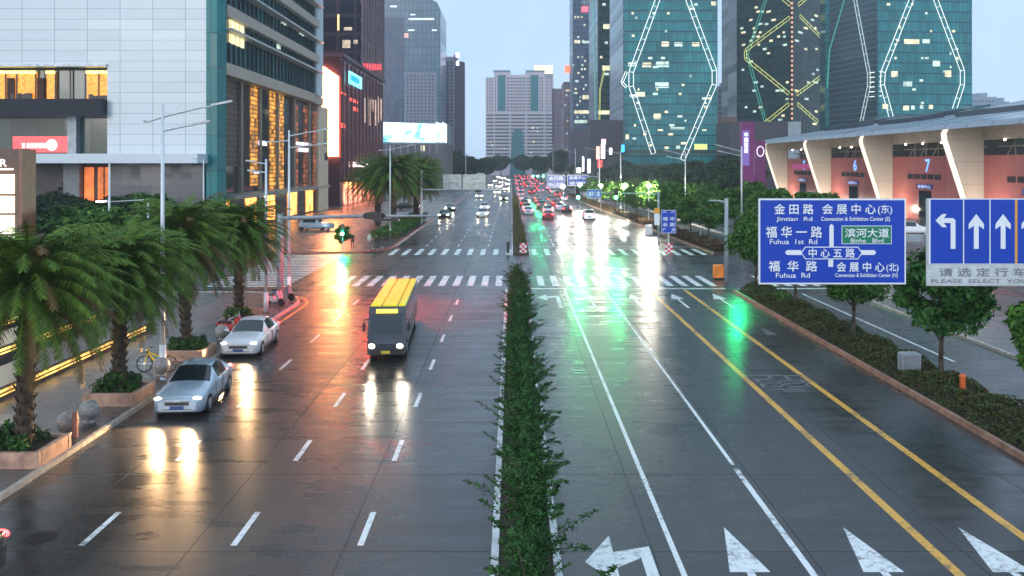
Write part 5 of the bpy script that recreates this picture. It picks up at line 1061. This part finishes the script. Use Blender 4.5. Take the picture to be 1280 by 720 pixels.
for y in (92,121,150,179,207.3):
    f = MB(); f.extr([(63.9,y,.12),(64.89,y,.12),(64.89,y,14.3),(61.0,y,14.3),(60.2,y,13.9),(59.85,y,13.2),(59.95,y,12.4)],(0,1.9,0)); fo = f.build('fin', FIN, t)
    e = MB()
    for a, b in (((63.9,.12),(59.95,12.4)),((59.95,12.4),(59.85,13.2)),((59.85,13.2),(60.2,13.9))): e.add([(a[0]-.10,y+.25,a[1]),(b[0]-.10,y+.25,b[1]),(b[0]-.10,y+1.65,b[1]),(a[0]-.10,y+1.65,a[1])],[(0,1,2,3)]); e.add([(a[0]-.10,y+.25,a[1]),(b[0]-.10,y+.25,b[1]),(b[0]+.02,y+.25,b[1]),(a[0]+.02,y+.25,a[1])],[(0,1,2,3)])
    e.build('uplit_edge_glow', FEDGE, fo)
    L = bpy.data.lights.new('fin_uplight', 'POINT'); L.energy = 1000; L.color = (1,.86,.64); L.shadow_soft_size = .3; lo = bpy.data.objects.new('fin_uplight', L); C.objects.link(lo); lo.location = (62.4, y-4.0, 1.5)
    if y < 205:
        c = y+16.2
        textmesh(nums[y], c+.9, c-.6, 7.8, 9.7, XW-.05, emit('blue_number', (.15,.35,1), 1.6), 'number', t, 'side', bold=.03)
        for k in range(5): B(XW-.08,XW-.01,c-4+k*2.3,c-2.2+k*2.3,6.6,7.4).build('window', mat('hall_window', (.02,.02,.025), .55, spec=.3), t)
        B(XW-.2,XW-.01,c-1.5,c+3.5,5.1,5.8).build('blue_sign', mat('hall_blue_sign', (.02,.06,.35), .4), t); B(XW-.1,XW-.01,c-1.0,c+3.0,.12,4.8).build('door', GLASSD, t)
        textmesh('会展中心', c+3.1, c-1.1, 5.2, 5.7, XW-.22, emit('pale_letters', (.6,.7,1), .8), 'lettering', t, 'side')
        m = MB()
        for k in range(6): m.tube((XW+1.5,y+4+k*4,10.2),(XW+2.5,y+6+k*4,13.9),.10,n=6); m.tube((XW+1.5,y+6+k*4,10.2),(XW+2.5,y+4+k*4,13.9),.10,n=6)
        m.tube((XW+1.5,y+2,11.4),(XW+1.5,y+28,11.4),.10,n=6).tube((XW+1.5,y+2,12.6),(XW+1.5,y+28,12.6),.08,n=6); m.build('truss', mat('truss_cream', (.45,.40,.32), .5), t)
        for k in range(4): MB().ball((XW-.5,y+5+k*6,12.2),.16,8,6).build('spotlight', emit('hall_spot', (1,.9,.7), 8), t)
    B(XW-.06,XW-.01,y+9.5,y+9.9,10.3,12.2).build('orange_post', mat('orange_pillar', (.6,.16,.04), .5), t)
B(XW-.25,XW-.05,186,203,7.9,9.0).build('banner', emit('purple_banner', (.45,.05,.22), .5), t); textmesh('会展中心欢迎您', 202, 187, 8.2, 8.8, XW-.27, emit('pale_letters', (.6,.7,1), .8), 'lettering', t, 'side') if False else None

# tower with yellow diamonds and the right teal tower
t = thing('glass_tower','dark green glass tower with yellow light diamonds and many lit windows','skyscraper',(130,430,0)); Pc, Pl, Pr = (127.3,400),(109.8,430),(156,432)
MB().prism([Pc,Pr,(150,470),(112,470),Pl],0,135).build('curtain_wall', TEALG, t)
litwins(t, Pl, Pc, randlit(42,925,986,8,160,2.5,6,5.2)); litwins(t, Pc, Pr, randlit(16,992,1024,8,160,2.5,6,5.2))
for pts in ([(987,22),(932,63),(932,73),(986,117)],[(986,130),(944,164)],[(975,-5),(988,6)]): truss(t, Pl, Pc, pts, TRUSSY, 1.5, .14, .6)
for pts in ([(1000,20),(1026,46)],[(996,118),(1026,96)],[(997,130),(1022,152)],[(1010,-4),(998,6)]): truss(t, Pc, Pr, pts, TRUSSY, 1.5, .14, .6)
truss(t, Pl, Pc, [(958,-3),(934,68),(962,172)], TRUSSG, 1.4, .15, .4, 6)
m = MB()
for py in range(4, 150, 6): m.ball(tuple(onpl(990, py, Pl, Pc, 1.0)[0]), .55, 6, 4)
m.build('corner_lights', emit('corner_light', (1,.45,.25), .9), t)
t = thing('glass_tower','biggest teal glass tower on the right, outlined with white light diamonds','skyscraper',(150,350,0)); Qc, Ql, Qr = (137.4,330),(129.6,364),(174.6,334)
MB().prism([Qc,Qr,(172,372),(133,380),Ql],0,125).build('curtain_wall', TEAL, t)
SD = gridmat('striped_dark_facet', (.015,.045,.06), (.09,.15,.17), 'x', 300, 2.2, .1, .35, .4, .2, .5)
m = MB(); panel(m, Ql, Qc, 1037, 1096, -60, 175, .02, .2); m.build('striped_facet', SD, t)
litwins(t, Ql, Qc, [(1070,1080,2,9),(1052,1060,88,93),(1062,1076,85,91),(1046,1052,101,105),(1048,1056,137,142),(1064,1074,82,86)])
litwins(t, Qc, Qr, [(1130,1149,49,55),(1153,1162,49,54),(1114,1122,89,96),(1129,1140,102,108),(1181,1189,88,96),(1166,1175,76,83),(1129,1136,132,138),(1139,1143,132,137),(1161,1166,131,136),(1150,1154,131,136),(1103,1110,130,136)]+randlit(22,1108,1200,4,140,2,5))
for pts in ([(1141,-5),(1104,90),(1103,106),(1116,153)],[(1168,-5),(1203,88),(1203,106),(1192,140)]): truss(t, Qc, Qr, pts, TRUSSW)
truss(t, Ql, Qc, [(1068,-5),(1086,92),(1086,108),(1075,160)], emit('truss_light_dim', (.7,.9,.9), .7)); truss(t, Ql, Qc, [(1057,-5),(1037,62),(1034,110)], TRUSSG, .5, .1, .4, 5)
m = MB()
for py in (91,97,103,109,115,121): a = onpl(1087, py, Ql, Qc, .8)[0]; b = onpl(1102, py, Qc, Qr, .8)[0]; b.z = a.z; m.tube(a, b, .14, n=5)
m.build('light_rungs', TRUSSW, t)
# small ones
for (x0,x1,y0,Y,c,lb) in ((897,921,108,520,(.34,.33,.34),'pale apartment block in the gap between the two glass towers'),(1213,1246,121,650,(.30,.38,.45),'distant pale blue blocks right of the biggest tower'),(1246,1262,127,660,(.28,.36,.43),'low distant block at the far right above the hall roof')):
    a = at(x0,200,Y); b = at(x1,y0,Y); t = thing('apartment_block', lb, 'building', (a.x, Y, 0)); mm = mat('far_wall_%d' % x0, c, .7, var=.08); B(a.x,b.x,Y,Y+25,0,b.z).box((a.x*.6+b.x*.4),(a.x*.3+b.x*.7),Y+2,Y+15,b.z,b.z+3).build('wall', mm, t)
    n = int((b.x-a.x)/2.6); parts(t, 'window', [(a.x+.8+i*2.6,a.x+2.0+i*2.6,Y-.1,Y-.002,z,z+1.5) for i in range(n) for z in np.arange(15, b.z-3, 3.3)], CW, 40)
t = thing('office_building','brown block with an orange sign below the pale apartments between the towers','building',(100,380,0)); a = at(896,215,375); b = at(921,146,375); B(a.x,b.x,375,390,0,b.z).build('wall', mat('brown_block', (.22,.12,.09), .6), t); litwins(t, (a.x,375),(b.x,375), [(896.5,911,190,193.5)], emit('orange_sign', (1,.35,.15), 2))
t = thing('office_building','dark low block behind the purple banner','building',(105,300,0)); a = at(912,215,300); b = at(1000,152,300); B(a.x,b.x,300,320,0,b.z).build('wall', mat('dark_block', (.045,.035,.05), .6), t); B(at(985,0,300).x,at(1001,0,300).x,299.8,299.99,at(0,200,300).z,b.z).build('pale_bay', GREY, t)
c0 = at(926,207,140); c1 = at(943,152,140); t = thing('banner_pylon','tall purple banner pylon with vertical white lettering, left of the exhibition hall','banner',(c0.x,140,.1)); PB = emit('banner_purple', (.20,.02,.16), .16)
B(c0.x,c1.x,140,140.4,.1,c1.z).build('board', PB, t); B(c0.x+.2,c1.x-.8,139.95,139.99,c0.z,c1.z-1.4).build('face', emit('banner_violet', (.25,.15,.55), .30), t); textmesh('中\n国\n慈\n展', c0.x+.5, c1.x-1.0, c0.z+2.0, c1.z-1.7, 139.93, emit('banner_letters', (.85,.85,1), .9), 'lettering', t, bold=.03)
c0 = at(943.5,207,142); c1 = at(957,176,142); t = thing('billboard','short purple billboard with a pale round mark beside the banner pylon','billboard',(c0.x,142,.1)); B(c0.x,c1.x,142,142.3,.1,c1.z).build('board', PB, t)
m = MB(); n = 24; cx = (c0.x+c1.x)/2; cz = c0.z+2.3
for i in range(n): a, b = 2*PI*i/n, 2*PI*(i+1)/n; m.tube((cx+.55*math.cos(a),141.9,cz+.8*math.sin(a)),(cx+.55*math.cos(b),141.9,cz+.8*math.sin(b)),.08,n=5)
m.build('round_mark', emit('banner_letters', (.85,.85,1), .9), t)
# dark low-rise with lit shop signs right of the distant queue
t = thing('shop_building','dark low building carrying bright red and white vertical shop signs beyond the queue','building',(35,330,0)); a = at(738,215,335); b = at(766,150,335); B(a.x,b.x+6,335,350,0,b.z).build('wall', mat('dark_shop', (.05,.045,.06), .6), t)
t = thing('shop_building','dull purple low building left of the lit shop signs','building',(28,430,0)); a = at(713,215,430); b = at(740,163,430); B(a.x,b.x,430,445,0,b.z).build('wall', mat('dull_purple', (.12,.09,.13), .7), t)
for px0, px1, py0, py1, Y, c, s, lb in ((745.5,749.5,183,199,331,(1,.25,.2),4,'narrow red vertical shop sign'),(751.5,756,180,198,332,(1,.8,.85),6,'white pink vertical shop sign beside the red one'),(752,757,174,180,332,(1,.35,.9),5,'small magenta sign above the white vertical one'),(762,765,185,193,331,(.8,.85,1),4,'small white blue sign right of the white vertical one'),(777,780.5,181,190,325,(.02,.35,1),3.5,'small bright blue sign at the foot of the left teal tower'),(734.5,738,199,216,300,(.95,.9,1),6,'thin white lit pylon above the blue overhead signs'),(728,730,196,214,300,(.85,.85,1),4,'thinnest white pylon left of the other'),(721,726,210,216,260,(.8,.9,1),7,'round white lit sign above the gap between the blue overhead signs'),(747,753,200,210,320,(.8,.08,.06),1.2,'dark red sign below the vertical shop signs')):
    a = at(px0,py1,Y); b = at(px1,py0,Y); t = thing('lit_sign', lb, 'sign', (a.x,Y,a.z)); B(a.x,b.x,Y,Y+.25,a.z,b.z).build('face', emit('shop_sign_%d' % px0, c, s), t); B(a.x-.1,b.x+.1,Y+.26,Y+3.9,a.z-.1,b.z+.1).build('frame', DARK, t)

# ------------------------------------------------------------------ lights of the headlamps, sky, sun, camera
def spot(x, y, z, tx, ty, tz, e, c, ang=60, name='headlight_beam'):
    L = bpy.data.lights.new(name, 'SPOT'); L.energy = e; L.color = c; L.spot_size = R(ang); L.spot_blend = .6; L.shadow_soft_size = .12
    o = bpy.data.objects.new(name, L); C.objects.link(o); o.location = (x,y,z); o.rotation_euler = (Vector((tx,ty,tz))-Vector((x,y,z))).to_track_quat('-Z','Y').to_euler()
for x, y in ((-12.4,30.9),(-11.3,30.9),(-13.4,40.5),(-12.2,40.5)): spot(x, y, .68, x-2.0, y-9, .1, 900, (1,.60,.28), 85)
for x in (-6.1,-4.7): spot(x, 37.8, .8, x, 25, 0, 120, (1,.85,.65), 60)
L = bpy.data.lights.new('walk_signal_spill', 'POINT'); L.energy = 120; L.color = (.03,1,.35); L.shadow_soft_size = .2; o = bpy.data.objects.new('walk_signal_spill', L); C.objects.link(o); o.location = (-17.3,89.4,2.0)

hz = B(-620,620,-8,1180,-1.2,230).build('haze', None); stuff(hz); hz.data.materials.clear(); hm_ = bpy.data.materials.new('haze_air'); hm_.use_nodes = True; hn = hm_.node_tree; hn.nodes.clear()
ho = hn.nodes.new('ShaderNodeOutputMaterial'); hv = hn.nodes.new('ShaderNodeVolumePrincipled'); hv.inputs['Color'].default_value = (.80,.90,1,1); hv.inputs['Density'].default_value = .0004; hv.inputs['Anisotropy'].default_value = .2; hn.links.new(hv.outputs[0], ho.inputs['Volume']); hz.data.materials.append(hm_)
W = bpy.data.worlds.new('World'); bpy.context.scene.world = W; W.use_nodes = True; nt = W.node_tree
SUN_EL, SUN_AZ = 14.0, 200.0
sky = nt.nodes.new('ShaderNodeTexSky'); sky.sky_type = 'NISHITA'; sky.sun_disc = False; sky.sun_elevation = R(SUN_EL); sky.sun_rotation = R(SUN_AZ); sky.air_density = 1.0; sky.dust_density = 1.5; sky.ozone_density = 2.5
bg = nt.nodes['Background']; bg.inputs[1].default_value = .10
tc = nt.nodes.new('ShaderNodeTexCoord'); sx = nt.nodes.new('ShaderNodeSeparateXYZ'); nt.links.new(tc.outputs['Generated'], sx.inputs[0])
cloud = mixc(nt, ramp(nt, noise(nt, 3.0, 6, tc.outputs['Generated']), .38, .64), mixc(nt, ramp(nt, sx.outputs[2], .0, .75), (6.0,8.3,11.4), (6.4,8.5,10.8)), mixc(nt, ramp(nt, sx.outputs[2], .0, .75), (6.9,9.1,12.0), (7.3,9.4,11.4)))
nt.links.new(mixc(nt, .80, sky.outputs[0], cloud), bg.inputs[0])      # the Nishita sky behind a thin even overcast
L = bpy.data.lights.new('sun', 'SUN'); L.energy = .8; L.angle = R(25); L.color = (1,.96,.92); o = bpy.data.objects.new('sun', L); C.objects.link(o)
d = Vector((math.sin(R(SUN_AZ))*math.cos(R(SUN_EL)), math.cos(R(SUN_AZ))*math.cos(R(SUN_EL)), math.sin(R(SUN_EL)))); o.rotation_euler = (-d).to_track_quat('-Z','Y').to_euler()
cam = bpy.data.cameras.new('camera'); co = bpy.data.objects.new('camera', cam); C.objects.link(co); co.location = (0,0,H); co.rotation_euler = (R(90),0,0)
cam.sensor_width = 36; cam.lens = 36*F/1280; cam.shift_y = -(360-CY)/1280; cam.clip_end = 5000; cam.clip_start = .1; bpy.context.scene.camera = co
s = bpy.context.scene; s.view_settings.view_transform = 'Standard'; s.view_settings.look = 'None'; s.view_settings.gamma = 1; s.view_settings.exposure = .38
s.cycles.use_denoising = True; s.cycles.max_bounces = 6; s.cycles.sample_clamp_indirect = 6; s.cycles.sample_clamp_direct = 0
